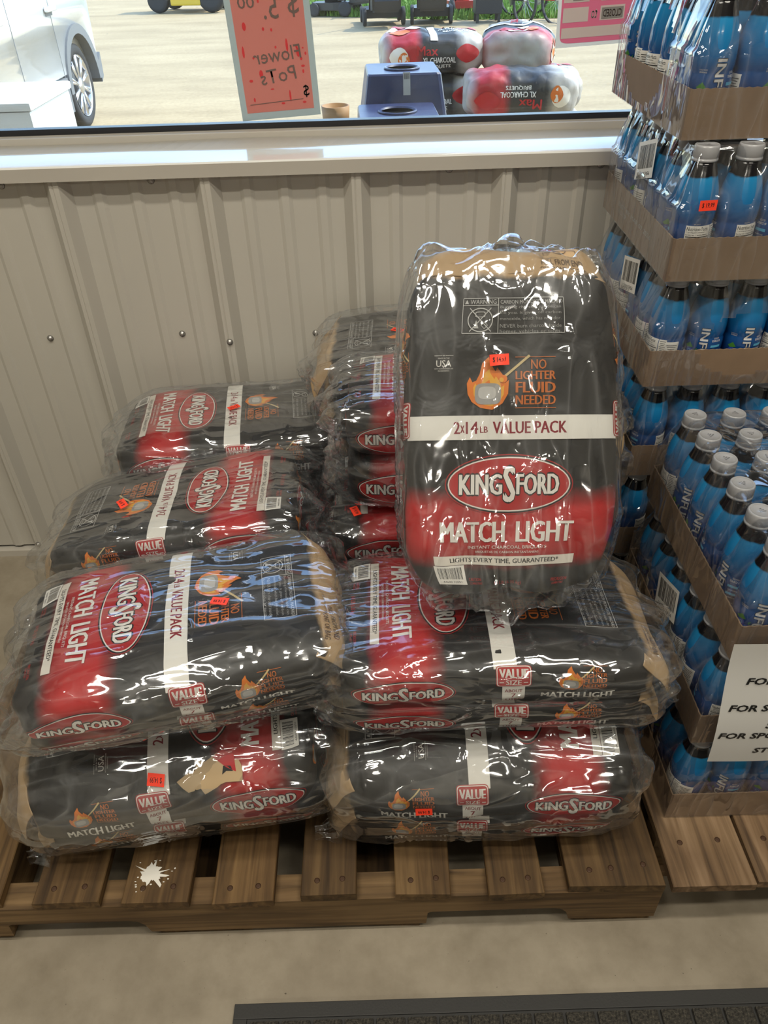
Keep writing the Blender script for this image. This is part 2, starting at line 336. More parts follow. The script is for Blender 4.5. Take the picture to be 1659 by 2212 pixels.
# ------------------------------------------------------------------ flat print: vector artwork laid on surfaces
_txt = {}
def text_tris(s, bold):
    key = (s, bold)
    if key not in _txt:
        cu = bpy.data.curves.new('t', 'FONT'); cu.body = s; cu.resolution_u = 2; cu.offset = bold; cu.fill_mode = 'FRONT'
        ob = bpy.data.objects.new('t', cu); me = bpy.data.meshes.new_from_object(ob)
        me.calc_loop_triangles()
        V = np.array([v.co[:2] for v in me.vertices]) if len(me.vertices) else np.zeros((0, 2))
        T = np.array([t.vertices[:] for t in me.loop_triangles]) if len(me.loop_triangles) else np.zeros((0, 3), int)
        bpy.data.objects.remove(ob); bpy.data.curves.remove(cu); bpy.data.meshes.remove(me)
        _txt[key] = (V, T)
    return _txt[key]
class Art:
    def __init__(self): self.items = []
    def tris(self, V, T, color, layer): self.items.append((np.asarray(V, float), np.asarray(T, int), color, layer))
    def poly(self, pts, color, layer=0):
        from mathutils.geometry import tessellate_polygon
        T = tessellate_polygon([[Vector((x, y, 0)) for x, y in pts]])
        self.tris(pts, [tuple(t) for t in T], color, layer)
    def rect(self, cx, cy, w, h, color, layer=0, rot=0):
        p = np.array([(-w / 2, -h / 2), (w / 2, -h / 2), (w / 2, h / 2), (-w / 2, h / 2)]); c, s = math.cos(R(rot)), math.sin(R(rot))
        self.tris(p @ np.array([[c, s], [-s, c]]) + (cx, cy), [(0, 1, 2), (0, 2, 3)], color, layer)
    def ell(self, cx, cy, w, h, color, layer=0, n=40, pw=2.0):
        a = np.linspace(0, 2 * np.pi, n, endpoint=False); c, s = np.cos(a), np.sin(a)
        V = np.stack([cx + w / 2 * np.sign(c) * abs(c) ** (2 / pw), cy + h / 2 * np.sign(s) * abs(s) ** (2 / pw)], 1)
        V = np.vstack([V, [(cx, cy)]]); self.tris(V, [(i, (i + 1) % n, n) for i in range(n)], color, layer)
    def ring(self, cx, cy, w, h, t, color, layer=0, n=40, pw=2.0):
        a = np.linspace(0, 2 * np.pi, n, endpoint=False); c, s = np.cos(a), np.sin(a)
        sc, ss = np.sign(c) * abs(c) ** (2 / pw), np.sign(s) * abs(s) ** (2 / pw)
        V = np.vstack([np.stack([cx + w / 2 * sc, cy + h / 2 * ss], 1), np.stack([cx + (w / 2 - t) * sc, cy + (h / 2 - t) * ss], 1)])
        T = []
        for i in range(n):
            j = (i + 1) % n; T += [(i, j, n + j), (i, n + j, n + i)]
        self.tris(V, T, color, layer)
    def line(self, x0, y0, x1, y1, t, color, layer=0):
        self.rect((x0 + x1) / 2, (y0 + y1) / 2, math.hypot(x1 - x0, y1 - y0), t, color, layer, math.degrees(math.atan2(y1 - y0, x1 - x0)))
    def text(self, s, cx, cy, w, h, color, layer=1, bold=0.015, rot=0, mirror=False, align='C', outline=0.0):
        V, T = text_tris(s, 0.0)
        if not len(V): return
        lo, hi = V.min(0), V.max(0); V = (V - (lo + hi) / 2) / (hi - lo)
        if w is None: w = h * (hi - lo)[0] / (hi - lo)[1]
        ex = bold * h * 0.85
        V = V * (w - 2 * ex, h)
        if mirror: V = V * (-1, 1)
        if align == 'L': V = V + (w / 2, 0)
        c, s_ = math.cos(R(rot)), math.sin(R(rot)); M2 = np.array([[c, s_], [-s_, c]])
        if outline: sh = [(outline * math.cos(k * math.pi / 4), outline * math.sin(k * math.pi / 4)) for k in range(8)]
        else: sh = [(-ex, 0), (ex, 0)] if ex > 0 else [(0, 0)]
        for d in sh: self.tris((V + d) @ M2 + (cx, cy), T, color, layer)
    def add(self, other, cx=0, cy=0, rot=0, sc=1.0, dl=0):
        c, s_ = math.cos(R(rot)), math.sin(R(rot))
        for V, T, col, l in other.items:
            self.tris((V * sc) @ np.array([[c, s_], [-s_, c]]) + (cx, cy), T, col, l + dl)
        return self
    def build(self, step=None):
        """-> verts (N,2), layer per vert, faces, colour index; cut along a grid so that it can follow a curved surface"""
        V, Fc, L, C = [], [], [], []; k = 0
        for v, t, col, l in self.items:
            V.append(v); Fc.append(t + k); L.append(np.full(len(v), l)); C.append(np.full(len(t), PKEYS.index(col))); k += len(v)
        V, L, Fc, C = np.vstack(V), np.concatenate(L), np.vstack(Fc), np.concatenate(C)
        if step:
            bm = bmesh.new(); vv = [bm.verts.new((x, y, l * 10.0)) for (x, y), l in zip(V, L)]
            for f, c in zip(Fc, C):
                try: bm.faces.new([vv[i] for i in f]).material_index = int(c)
                except ValueError: pass
            for ax in (0, 1):
                lo, hi = V[:, ax].min(), V[:, ax].max()
                for q in np.arange(math.ceil(lo / step) * step, hi, step):
                    no = (1, 0, 0) if ax == 0 else (0, 1, 0)
                    bmesh.ops.bisect_plane(bm, geom=bm.verts[:] + bm.edges[:] + bm.faces[:], plane_co=(q if ax == 0 else 0, q if ax == 1 else 0, 0), plane_no=no, dist=1e-6)
            bmesh.ops.triangulate(bm, faces=bm.faces[:])
            bm.verts.index_update()
            A = np.array([v.co[:] for v in bm.verts]); Fc = np.array([[v.index for v in f.verts] for f in bm.faces]); C = np.array([f.material_index for f in bm.faces])
            bm.free(); V, L = A[:, :2], np.round(A[:, 2] / 10.0)
        return V, L, Fc, C
def art_mesh(name, built, fn, off=0.0014, dl=0.00022):
    """fn(V2) -> points, normals"""
    V, L, Fc, C = built
    P, N = fn(V)
    used = sorted(set(C.tolist())); remap = {u: i for i, u in enumerate(used)}
    return mesh_np(name, P + N * (off + dl * L)[:, None], Fc, [PMATS[u] for u in used], [remap[c] for c in C.tolist()])
def plane_fn(o, u, v):
    o, u, v = np.array(o, float), np.array(u, float), np.array(v, float); n = np.cross(u, v); n /= np.linalg.norm(n)
    return lambda V: (o + V[:, :1] * u + V[:, 1:2] * v, np.tile(n, (len(V), 1)))

# motifs, metres, upright
def m_logo(w, h):
    a = Art()
    a.ell(0, 0, w, h, 'red', 1); a.ell(0, 0, w * 0.985, h * 0.965, 'black', 2); a.ell(0, 0, w * 0.955, h * 0.91, 'white', 3); a.ell(0, 0, w * 0.935, h * 0.865, 'red', 4)
    tw, th = w * 0.78, h * 0.34
    for col, l, ol in (('black', 5, w * 0.014), ('white', 6, 0.0)):
        a.text('KING', -tw * 0.285, 0, tw * 0.43, th, col, l, 0.045, outline=ol); a.text('FORD', tw * 0.285, 0, tw * 0.43, th, col, l, 0.045, outline=ol)
        a.text('S', 0.0, 0, tw * 0.125, th * 1.75, col, l + (1 if col == 'white' else 0), 0.035, outline=ol)
    return a
FL = [(0.02, 0.30), (0.0, 0.50), (0.07, 0.62), (0.13, 0.52), (0.22, 0.55), (0.30, 0.42 + 0.25), (0.36, 0.88), (0.52, 1.0), (0.55, 0.88), (0.68, 0.72), (0.72, 0.80), (0.85, 0.66), (0.90, 0.5), (1.0, 0.56), (0.98, 0.3), (0.85, 0.12), (0.6, 0.0), (0.32, 0.04), (0.12, 0.15)]
def m_flame(w, h):
    a = Art(); P = np.array(FL) - (0.5, 0.5)
    a.poly([tuple(p) for p in P * (w, h)], 'flame', 2)
    a.poly([tuple(p) for p in (P * (0.74, 0.70) + (0.02, -0.08)) * (w, h)], 'yellow', 3)
    a.poly([tuple(p) for p in (P * (0.6, 0.45) + (0.02, -0.16)) * (w, h)], 'flame', 4)
    a.ell(0.0, -0.2 * h, w * 0.62, h * 0.40, 'grey', 5, 24, 4.0); a.ell(-0.02 * w, -0.18 * h, w * 0.42, h * 0.24, 'lightgrey', 6, 20, 3.0)
    a.line(0.36 * w, 0.10 * h, 1.0 * w, 0.52 * h, h * 0.045, 'match', 7); a.ell(0.36 * w, 0.08 * h, w * 0.2, h * 0.15, 'flame', 8, 16); a.ell(0.32 * w, 0.06 * h, w * 0.11, h * 0.09, 'yellow', 9, 12)
    return a
def m_nolighter(w, h):
    a = Art(); y = h / 2
    a.line(-w / 2, y, w / 2, y, h * 0.014, 'orange', 2); a.line(-w / 2, -y, w / 2, -y, h * 0.014, 'orange', 2)
    a.text('NO', w * 0.08, h * 0.355, w * 0.38, h * 0.19, 'orange', 2, 0.02); a.text('LIGHTER', 0, h * 0.14, w, h * 0.17, 'orange', 2, 0.05)
    a.text('FLUID', 0, -h * 0.10, w, h * 0.21, 'orange', 2, 0.06); a.text('NEEDED', 0, -h * 0.345, w, h * 0.18, 'orange', 2, 0.05)
    return a
def m_badge(w, h):
    a = Art()
    a.ell(0, 0, w, h, 'red', 4, 32, 9); a.ring(0, 0, w * 0.96, h * 0.95, w * 0.022, 'white', 5, 32, 9)
    a.text('VALUE', 0, h * 0.16, w * 0.82, h * 0.40, 'white', 5, 0.06); a.text('SIZE', 0, -h * 0.27, w * 0.44, h * 0.25, 'white', 5, 0.03)
    a.line(-w * 0.40, -h * 0.27, -w * 0.28, -h * 0.27, h * 0.04, 'white', 5); a.line(w * 0.28, -h * 0.27, w * 0.40, -h * 0.27, h * 0.04, 'white', 5)
    return a
def m_warning(w, h):
    a = Art(); t = 0.0009; c = 'lightgrey'
    for x0, y0, x1, y1 in ((-.5, .5, .5, .5), (-.5, -.5, .5, -.5), (-.5, -.5, -.5, .5), (.5, -.5, .5, .5), (-.15, -.5, -.15, .5), (-.5, .3, -.15, .3)):
        a.line(x0 * w, y0 * h, x1 * w, y1 * h, t, c, 2)
    a.text('WARNING', -.30 * w, .40 * h, .26 * w, .13 * h, c, 2, 0.01); a.poly([(-.485 * w, .34 * h), (-.445 * w, .34 * h), (-.465 * w, .46 * h)], c, 2)
    a.ring(-.325 * w, -.12 * h, .25 * w, .70 * h, t * 1.5, c, 2, 28); a.line(-.43 * w, .22 * h, -.22 * w, -.45 * h, t * 1.3, c, 3); a.line(-.43 * w, -.45 * h, -.22 * w, .22 * h, t * 1.3, c, 3)
    a.ring(-.325 * w, .04 * h, .10 * w, .16 * h, t, c, 2, 16, 5); a.poly([(-.39 * w, -.36 * h), (-.34 * w, -.36 * h), (-.365 * w, -.12 * h)], c, 2); a.ring(-.285 * w, -.27 * h, .07 * w, .22 * h, t, c, 2, 4)
    for i, s in enumerate(('CARBON MONOXIDE HAZARD', 'Burning charcoal inside can', 'kill you. It gives off carbon', 'monoxide, which has no odor.', 'NEVER burn charcoal inside', 'homes, vehicles or tents.')):
        a.text(s, -.13 * w, (.39 - i * .16 - (.04 if i > 3 else 0)) * h, w * (.60 if i else .62), .105 * h, c, 2, 0.002 if i else 0.012, align='L')
    return a
def m_usa(w, h):
    a = Art(); a.text('USA', 0, 0, w * .8, h * .42, 'white', 2, 0.02); a.text('MADE IN THE', 0, h * .33, w * .6, h * .10, 'white', 2, 0.01)
    a.text('WITH NORTH AMERICAN', 0, -h * .33, w, h * .09, 'white', 2, 0.01); a.text('INGREDIENTS', 0, -h * .47, w * .6, h * .09, 'white', 2, 0.01)
    a.line(-w * .5, h * .5, -w * .08, h * .5, h * .02, 'white', 2); a.line(w * .08, h * .5, w * .5, h * .5, h * .02, 'white', 2); a.ell(0, h * .5, w * .06, h * .06, 'white', 2, 10)
    return a
def m_barcode(w, h, seed=3, bg='white', horizontal=False, caption=None):
    a = Art(); rnd = random.Random(seed); a.rect(0, 0, w, h, bg, 4)
    x = -w * .40
    while x < w * .40:
        b = w * rnd.choice((.010, .010, .02, .03)); a.rect(x + b / 2, h * .08, b, h * .62, 'ink', 5); x += b + w * rnd.choice((.010, .012, .02, .028))
    if caption: a.text(caption, 0, -h * .37, w * .66, h * .10, 'ink', 5, 0.01)
    return a
def front_art(L=0.455, torn=False):
    """front of the bag; x right, y up, origin at the middle of the panel"""
    a = Art(); Y = lambda v: (v - 0.5) * L
    K = 0.145 / 620.0; X = lambda px: (px - 690) * K
    a.add(m_warning(0.140, 0.047), X(688), Y(.855)); a.add(m_usa(0.025, 0.021), X(292), Y(.715))
    a.add(m_flame(0.056, 0.072), X(545), Y(.655)); a.add(m_nolighter(0.054, 0.069), X(818), Y(.657))
    a.rect(0, Y(.523), 0.285, 0.033, 'white', 2)
    a.text('2', X(370), Y(.523), 0.0085, 0.0165, 'darkred', 3, 0.03); a.text('x', X(401), Y(.519), 0.0055, 0.010, 'darkred', 3, 0.03); a.text('14', X(455), Y(.523), 0.0165, 0.0165, 'darkred', 3, 0.03)
    a.text('LB', X(523), Y(.517), 0.0105, 0.0085, 'darkred', 3, 0.03); a.text('VALUE PACK', X(785), Y(.523), 0.099, 0.0165, 'darkred', 3, 0.04)
    a.add(m_logo(0.172, 0.083), X(668), Y(.352)); a.text('MATCH', X(462), Y(.208), 0.088, 0.029, 'white', 2, 0.052); a.text('LIGHT', X(880), Y(.208), 0.078, 0.029, 'white', 2, 0.052)
    a.text('INSTANT CHARCOAL BRIQUETS', X(665), Y(.160), 0.108, 0.0052, 'white', 2, 0.012); a.text('BRIQUETAS DE CARBON INSTANTANEAS', X(665), Y(.145), 0.088, 0.0038, 'white', 2, 0.012)
    a.rect(X(650), Y(.118), 0.198, 0.0135, 'cream', 2); a.text('LIGHTS EVERY TIME, GUARANTEED*', X(650), Y(.118), 0.154, 0.0078, 'ink', 3, 0.03)
    a.add(m_barcode(0.043, 0.027, 5, caption='44600 32091'), X(310), Y(.072))
    a.text('CAUTION:', X(460), Y(.058), 0.019, 0.0045, 'red', 2, 0.02); a.text('COMBUSTIBLE', X(462), Y(.046), 0.019, 0.003, 'red', 2, 0.02)
    a.text('14 LB (6.35 kg)', X(672), Y(.042), 0.042, 0.0085, 'red', 2, 0.01); a.text('PRECAUCION:', X(1010), Y(.054), 0.026, 0.0045, 'red', 2, 0.02); a.text('COMBUSTIBLE', X(1008), Y(.042), 0.018, 0.003, 'red', 2, 0.02)
    if torn:
        rnd = random.Random(4); pts = []
        for k in range(22):
            th = 2 * math.pi * k / 22; rr = 1 + rnd.uniform(-.42, .38); pts.append((-0.126 + .022 * rr * math.cos(th), Y(.345) + .040 * rr * math.sin(th)))
        a.poly(pts, 'kraft', 11)
        a.poly([(-0.140, Y(.40)), (-0.146, Y(.375)), (-0.156, Y(.385)), (-0.160, Y(.41)), (-0.150, Y(.425)), (-0.147, Y(.41))], 'ink', 12)
        a.poly([(-0.120, Y(.30)), (-0.121, Y(.275)), (-0.127, Y(.268)), (-0.126, Y(.29)), (-0.129, Y(.305))], 'ink', 12)
        a.poly([(-0.10, Y(.30)), (-0.108, Y(.262)), (-0.128, Y(.258)), (-0.122, Y(.29)), (-0.108, Y(.335))], 'red', 12)
    return a
def side_art(flip, L=0.455):
    """side gusset; x towards the bag top unless flipped, y towards the front panel"""
    a = Art(); s = -1 if flip else 1; X = lambda f: s * (f - 0.5) * L
    a.add(m_logo(0.150, 0.066), X(.205), -0.004)
    a.rect(X(.548), -0.01, 0.032, 0.09, 'white', 2); a.add(m_badge(0.050, 0.036), X(.548), 0.026)
    a.text('ABOUT', X(.548), -0.002, 0.025, 0.008, 'darkred', 3, 0.02); a.text('7', X(.548), -0.015, 0.007, 0.011, 'darkred', 3, 0.03); a.text('USES', X(.548), -0.028, 0.022, 0.008, 'darkred', 3, 0.02)
    fl, nl = (.725, .80) if not flip else (.80, .715)
    a.add(m_flame(0.034, 0.046), X(fl), 0.018); a.add(m_nolighter(0.034, 0.042), X(nl), 0.020)
    a.text('MATCH LIGHT', X(.75), -0.020, 0.105, 0.017, 'white', 2, 0.045); a.text('INSTANT CHARCOAL BRIQUETS', X(.77), -0.033, 0.08, 0.0035, 'lightgrey', 2, 0.01)
    return a
def end_art():
    a = Art(); a.add(m_logo(0.125, 0.055), 0, 0); a.add(m_flame(0.026, 0.036), -0.085, 0); a.add(m_nolighter(0.026, 0.032), 0.085, 0)
    return a

# ------------------------------------------------------------------ noise and pillow solids
def vnoise(P, seed=0):
    P = np.asarray(P, float); i = np.floor(P).astype(np.int64); f = P - i; u = f * f * f * (f * (f * 6 - 15) + 10)
    def h(dx, dy, dz):
        n = (i[:, 0] + dx) * 374761393 + (i[:, 1] + dy) * 668265263 + (i[:, 2] + dz) * 2147483647 + seed * 974711
        n = (n ^ (n >> 13)) * 1274126177; n = n ^ (n >> 16)
        return (n & 0xffff) / 32767.5 - 1.0
    x0 = h(0, 0, 0) * (1 - u[:, 0]) + h(1, 0, 0) * u[:, 0]; x1 = h(0, 1, 0) * (1 - u[:, 0]) + h(1, 1, 0) * u[:, 0]
    x2 = h(0, 0, 1) * (1 - u[:, 0]) + h(1, 0, 1) * u[:, 0]; x3 = h(0, 1, 1) * (1 - u[:, 0]) + h(1, 1, 1) * u[:, 0]
    y0 = x0 * (1 - u[:, 1]) + x1 * u[:, 1]; y1 = x2 * (1 - u[:, 1]) + x3 * u[:, 1]
    return y0 * (1 - u[:, 2]) + y1 * u[:, 2]
class Pillow:
    """superellipsoid block: X is the length axis, cross-section in Y (width) and Z (thickness)"""
    def __init__(self, A, a, b, n, p):
        self.A, self.a, self.b, self.n, self.p = A, a, b, n, p
        th = np.linspace(0, 2 * np.pi, 4001); s, c = np.sin(th), np.cos(th)
        self.yn = -np.sign(s) * abs(s) ** (2 / n); self.zn = np.sign(c) * abs(c) ** (2 / n)
        d = np.hypot(np.diff(self.yn * a), np.diff(self.zn * b)); self.t = np.concatenate([[0], np.cumsum(d)]); self.Pm = self.t[-1]
    def body(self, x, t):
        tt = np.mod(t, self.Pm); y = np.interp(tt, self.t, self.yn); z = np.interp(tt, self.t, self.zn)
        rho = np.maximum(1 - np.abs(np.clip(x / self.A, -1, 1)) ** self.p, 1e-9) ** (1 / self.p)
        return np.stack([x, self.a * y * rho, self.b * z * rho], 1)
    def normal(self, P):
        n, p = self.n, self.p; x, y, z = P[:, 0] / self.A, P[:, 1] / self.a, P[:, 2] / self.b
        G = np.maximum(abs(y) ** n + abs(z) ** n, 1e-12)
        g = np.stack([np.sign(x) * abs(x) ** (p - 1) / self.A, G ** (p / n - 1) * np.sign(y) * abs(y) ** (n - 1) / self.a, G ** (p / n - 1) * np.sign(z) * abs(z) ** (n - 1) / self.b], 1)
        return g / np.maximum(np.linalg.norm(g, axis=1, keepdims=True), 1e-12)
    def grid(self, nt=128, m=92):
        q = np.linspace(0.004, np.pi - 0.004, 6001); r = np.abs(np.sin(q)) ** (2 / self.p); x = -self.A * np.sign(np.cos(q)) * np.abs(np.cos(q)) ** (2 / self.p)
        d = np.hypot(np.diff(x), np.diff(r) * 0.5 * (self.a + self.b)); s = np.concatenate([[0], np.cumsum(d)]); qs = np.interp(np.linspace(0, s[-1], m), s, q)
        r = np.abs(np.sin(qs)) ** (2 / self.p); x = -self.A * np.sign(np.cos(qs)) * np.abs(np.cos(qs)) ** (2 / self.p)
        t = np.linspace(0, self.Pm, nt, endpoint=False); y = np.interp(t, self.t, self.yn); z = np.interp(t, self.t, self.zn)
        P = np.stack([np.repeat(x, nt), (r[:, None] * self.a * y[None]).ravel(), (r[:, None] * self.b * z[None]).ravel()], 1)
        F = []
        for k in range(m - 1):
            for j in range(nt):
                F.append((k * nt + j, (k + 1) * nt + j, (k + 1) * nt + (j + 1) % nt, k * nt + (j + 1) % nt))
        F.append(tuple(range(nt))); F.append(tuple((m - 1) * nt + j for j in range(nt))[::-1])
        return P, F

BAG_L, BAG_W, BAG_T = 0.455, 0.288, 0.108
PIL = Pillow(BAG_L / 2, BAG_W / 2, BAG_T / 2, 5.0, 9.0)
FRONT = front_art().build(0.007); FRONT_TORN = front_art(torn=True).build(0.007)
SIDE_A, SIDE_B = side_art(False).build(0.007), side_art(True).build(0.007)
ENDS = end_art().build(0.008)
BAG_GRID = PIL.grid(144, 96)
FILM = Pillow(BAG_L / 2 + 0.028, BAG_W / 2 + 0.0115, BAG_T + 0.0095, 5.5, 8.0)
FILM_GRID = FILM.grid(132, 100)

def bag_fn(seed, zoff, warp, lump=1.0):
    def fn(P, N):
        d = 0.0040 * lump * vnoise(P * 17, seed) + 0.0016 * lump * vnoise(P * 34, seed + 1)
        e = np.clip((np.abs(P[:, 0]) / (BAG_L / 2) - 0.80) / 0.2, 0, 1)
        d = d + e * 0.005 * vnoise(P * (22, 40, 40), seed + 2)
        Q = P + N * d[:, None]
        return warp(Q + (0, 0, zoff))
    return fn
def film_fn(seed, warp):
    def fn(P, N):
        x = np.abs(P[:, 0]) / FILM.A; e = np.clip((x - 0.86) / 0.14, 0, 1)
        ridge = 1 - np.abs(vnoise(P * (9, 20, 20) + vnoise(P * 12, seed + 9)[:, None] * 0.8, seed))
        d = 0.0025 * vnoise(P * 10, seed + 4) + 0.005 * np.maximum(ridge - 0.75, 0) / 0.25 + 0.0006 * vnoise(P * 45, seed + 5)
        d = d + e * (0.012 * vnoise(P * (14, 24, 24), seed + 6) + 0.006 * vnoise(P * 60, seed + 7))
        mid = np.exp(-(P[:, 2] / 0.02) ** 2) * (1 - e) * (np.abs(N[:, 1]) > 0.5)
        d = d - 0.004 * mid
        Q = P + N * d[:, None]
        Q[:, 0] += np.sign(P[:, 0]) * e ** 2 * (0.008 + 0.022 * vnoise(P * (1, 26, 26), seed + 8))
        return warp(Q)
    return fn
def surf(pil, fn, P):
    N = pil.normal(P); return fn(P, N), N
def warp_fn(bend=0.0, twist=0.0, shear=0.0, seed=0, amp=0.006, droop=(0, 0)):
    def w_(Q):
        Q = Q.copy(); x, y = Q[:, 0], Q[:, 1]
        dz = bend * (x / 0.23) ** 2 + twist * x * y / 0.03
        dz = dz + droop[0] * np.clip((-x - 0.10) / 0.14, 0, 1) ** 2 + droop[1] * np.clip((x - 0.10) / 0.14, 0, 1) ** 2
        Q[:, 2] += dz + amp * vnoise(Q * (4, 4, 0), seed + 20)
        Q[:, 1] += shear * x + amp * vnoise(Q * (4, 0, 6) + 7, seed + 21)
        return Q
    return w_
def along_attr(me, P):
    at = me.attributes.new('along', 'FLOAT', 'POINT'); at.data.foreach_set('value', (P[:, 0] / BAG_L + 0.5).astype(np.float32))
STICK = Art(); STICK.rect(0, 0, 0.026, 0.015, 'sticker', 0); STICK.text('$ 14.99', 0, 0, 0.018, 0.0075, 'ink', 1, 0.01); STICK = STICK.build(0.008)
KRAFT_TXT = Art()
KRAFT_TXT.text('PULL FROM END', 0.075, -0.004, 0.062, 0.0065, 'brown', 1, 0.02); KRAFT_TXT.text('ON FRONT OF BAG', 0.075, -0.0135, 0.068, 0.0065, 'brown', 1, 0.02)
for q in ((0.05, 0.006, 0.05, 0.013), (0.05, 0.013, 0.10, 0.013), (0.10, 0.013, 0.10, 0.006)): KRAFT_TXT.line(*q, 0.0009, 'brown', 1)
KRAFT_TXT.ring(0.076, 0.011, 0.02, 0.01, 0.001, 'brown', 1, 12)
KRAFT_TXT = KRAFT_TXT.build(0.012)
def make_bag(parent, seed, zoff, warp, torn=False, sides='AB'):
    fn = bag_fn(seed, zoff, warp)
    P, F = BAG_GRID; Q, N = surf(PIL, fn, P)
    me = mesh_np('bag', Q, F, MT['bag']); along_attr(me, P)
    bag = link('bag', me, parent)
    def on_front(V):
        B = PIL.body(np.clip(V[:, 1], -BAG_L / 2 * .999, BAG_L / 2 * .999), V[:, 0]); return surf(PIL, fn, B)
    link('front_print', art_mesh('front_print', FRONT_TORN if torn else FRONT, on_front), bag)
    q = PIL.Pm / 4
    if 'A' in sides:
        link('side_print', art_mesh('side_print', SIDE_A, lambda V: surf(PIL, fn, PIL.body(np.clip(V[:, 0], -.227, .227), q - V[:, 1]))), bag)
    if 'B' in sides:
        link('side_print', art_mesh('side_print', SIDE_B, lambda V: surf(PIL, fn, PIL.body(np.clip(-V[:, 0], -.227, .227), -q + V[:, 1]))), bag)
    def on_end(V):
        y, z = -V[:, 0], V[:, 1]; G = np.minimum((abs(y / PIL.a) ** PIL.n + abs(z / PIL.b) ** PIL.n) ** (1 / PIL.n), 0.995)
        return surf(PIL, fn, np.stack([-PIL.A * (1 - G ** PIL.p) ** (1 / PIL.p), y, z], 1))
    link('end_print', art_mesh('end_print', ENDS, on_end), bag)
    # folded kraft-paper flap over the top end
    nu, nv = 40, 14; us = np.linspace(-1, 1, nu); V = []
    for th in (0.0, 0.003):
        for v in np.linspace(0, 1, nv):
            z = BAG_T * (0.37 - 0.14 * v - 0.34 * v * v) + th; xx = BAG_L / 2 - 0.010 + 0.040 * v + 0.002 * math.sin(v * 7 + seed)
            for u in us:
                V.append((xx + 0.003 * math.sin(u * 5 + seed + v * 3) - 0.010 * abs(u) ** 8, u * (BAG_W / 2 - 0.010 - 0.006 * v), z + 0.003 * math.sin(u * 7 + seed) * v - 0.030 * max(0, abs(u) - 0.82) / 0.18 * v))
    V = np.array(V); Fk = []
    k0 = nu * nv
    for b_ in (0, k0):
        for i in range(nv - 1):
            for j in range(nu - 1):
                f = (b_ + i * nu + j, b_ + i * nu + j + 1, b_ + (i + 1) * nu + j + 1, b_ + (i + 1) * nu + j); Fk.append(f if b_ else f[::-1])
    rim = [j for j in range(nu)] + [i * nu + nu - 1 for i in range(1, nv)] + [(nv - 1) * nu + j for j in range(nu - 2, -1, -1)] + [i * nu for i in range(nv - 2, 0, -1)]
    for a_, b_ in zip(rim, rim[1:] + rim[:1]): Fk.append((a_, b_, b_ + k0, a_ + k0))
    V = warp(V + (0, 0, zoff))
    link('kraft_flap', mesh_np('kraft_flap', V, Fk, MT['kraft']), bag)
    outer = V[k0:].reshape(nv, nu, 3)
    def on_flap(W_):
        u = np.clip((W_[:, 0] / (BAG_W / 2 - 0.01) + 1) / 2 * (nu - 1), 0, nu - 1.001); v = np.clip((0.50 + W_[:, 1] / 0.042) * (nv - 1), 0, nv - 1.001)
        u = nu - 1.001 - u
        i, j = v.astype(int), u.astype(int); fv, fu = (v - i)[:, None], (u - j)[:, None]
        P_ = (outer[i, j] * (1 - fu) + outer[i, j + 1] * fu) * (1 - fv) + (outer[i + 1, j] * (1 - fu) + outer[i + 1, j + 1] * fu) * fv
        return P_, np.tile((0.5, 0, 0.85), (len(P_), 1))
    link('flap_print', art_mesh('flap_print', KRAFT_TXT, on_flap, 0.001), bag)
    return bag
def make_pack(label, seed, loc, rot, warp=None, torn=False, sticker=None, ears=(), sides='AB', cat='charcoal pack'):
    root = empty('charcoal_value_pack', loc, rot); tag(root, label, cat, 'twin packs of charcoal briquets on the pallet')
    wp = warp or warp_fn(seed=seed)
    make_bag(root, seed, BAG_T / 2, wp, torn, sides); make_bag(root, seed + 40, -BAG_T / 2, wp, False, sides)
    ff = film_fn(seed + 80, wp); P, F = FILM_GRID; Q, N = surf(FILM, ff, P)
    film = link('plastic_wrap', mesh_np('plastic_wrap', Q, F, MT['film']), root)
    # gathered film tails at the sealed ends
    for (sx, y0, z0, ln, wd) in ears:
        nu, nv = 14, 10; V = []
        for i in range(nv):
            v = i / (nv - 1)
            for j in range(nu):
                u = j / (nu - 1) * 2 - 1
                V.append((sx * (BAG_L / 2 + 0.012 + ln * v), y0 + u * wd * (1 - 0.55 * v), z0 - 0.02 * v + 0.006 * math.sin(u * 8 + seed) * (0.4 + v) + 0.004 * math.sin(v * 9 + u * 3)))
        Fe = [(i * nu + j, i * nu + j + 1, (i + 1) * nu + j + 1, (i + 1) * nu + j) for i in range(nv - 1) for j in range(nu - 1)]
        link('wrap_tail', mesh_np('wrap_tail', wp(np.array(V)), Fe, MT['film']), film)
    if sticker:
        sx_, sy_, rot_ = sticker; c, s = math.cos(R(rot_)), math.sin(R(rot_))
        def on_film(V):
            W_ = V @ np.array([[c, s], [-s, c]]) + (sx_, sy_); return surf(FILM, ff, FILM.body(np.clip(W_[:, 1], -.22, .22), W_[:, 0]))
        link('price_sticker', art_mesh('price_sticker', STICK, on_film, 0.0012), root)
    return root
def copy_tree(o, parent=None):
    c = o.copy(); COL.objects.link(c); c.parent = parent
    for ch in list(o.children): copy_tree(ch, c)
    return c

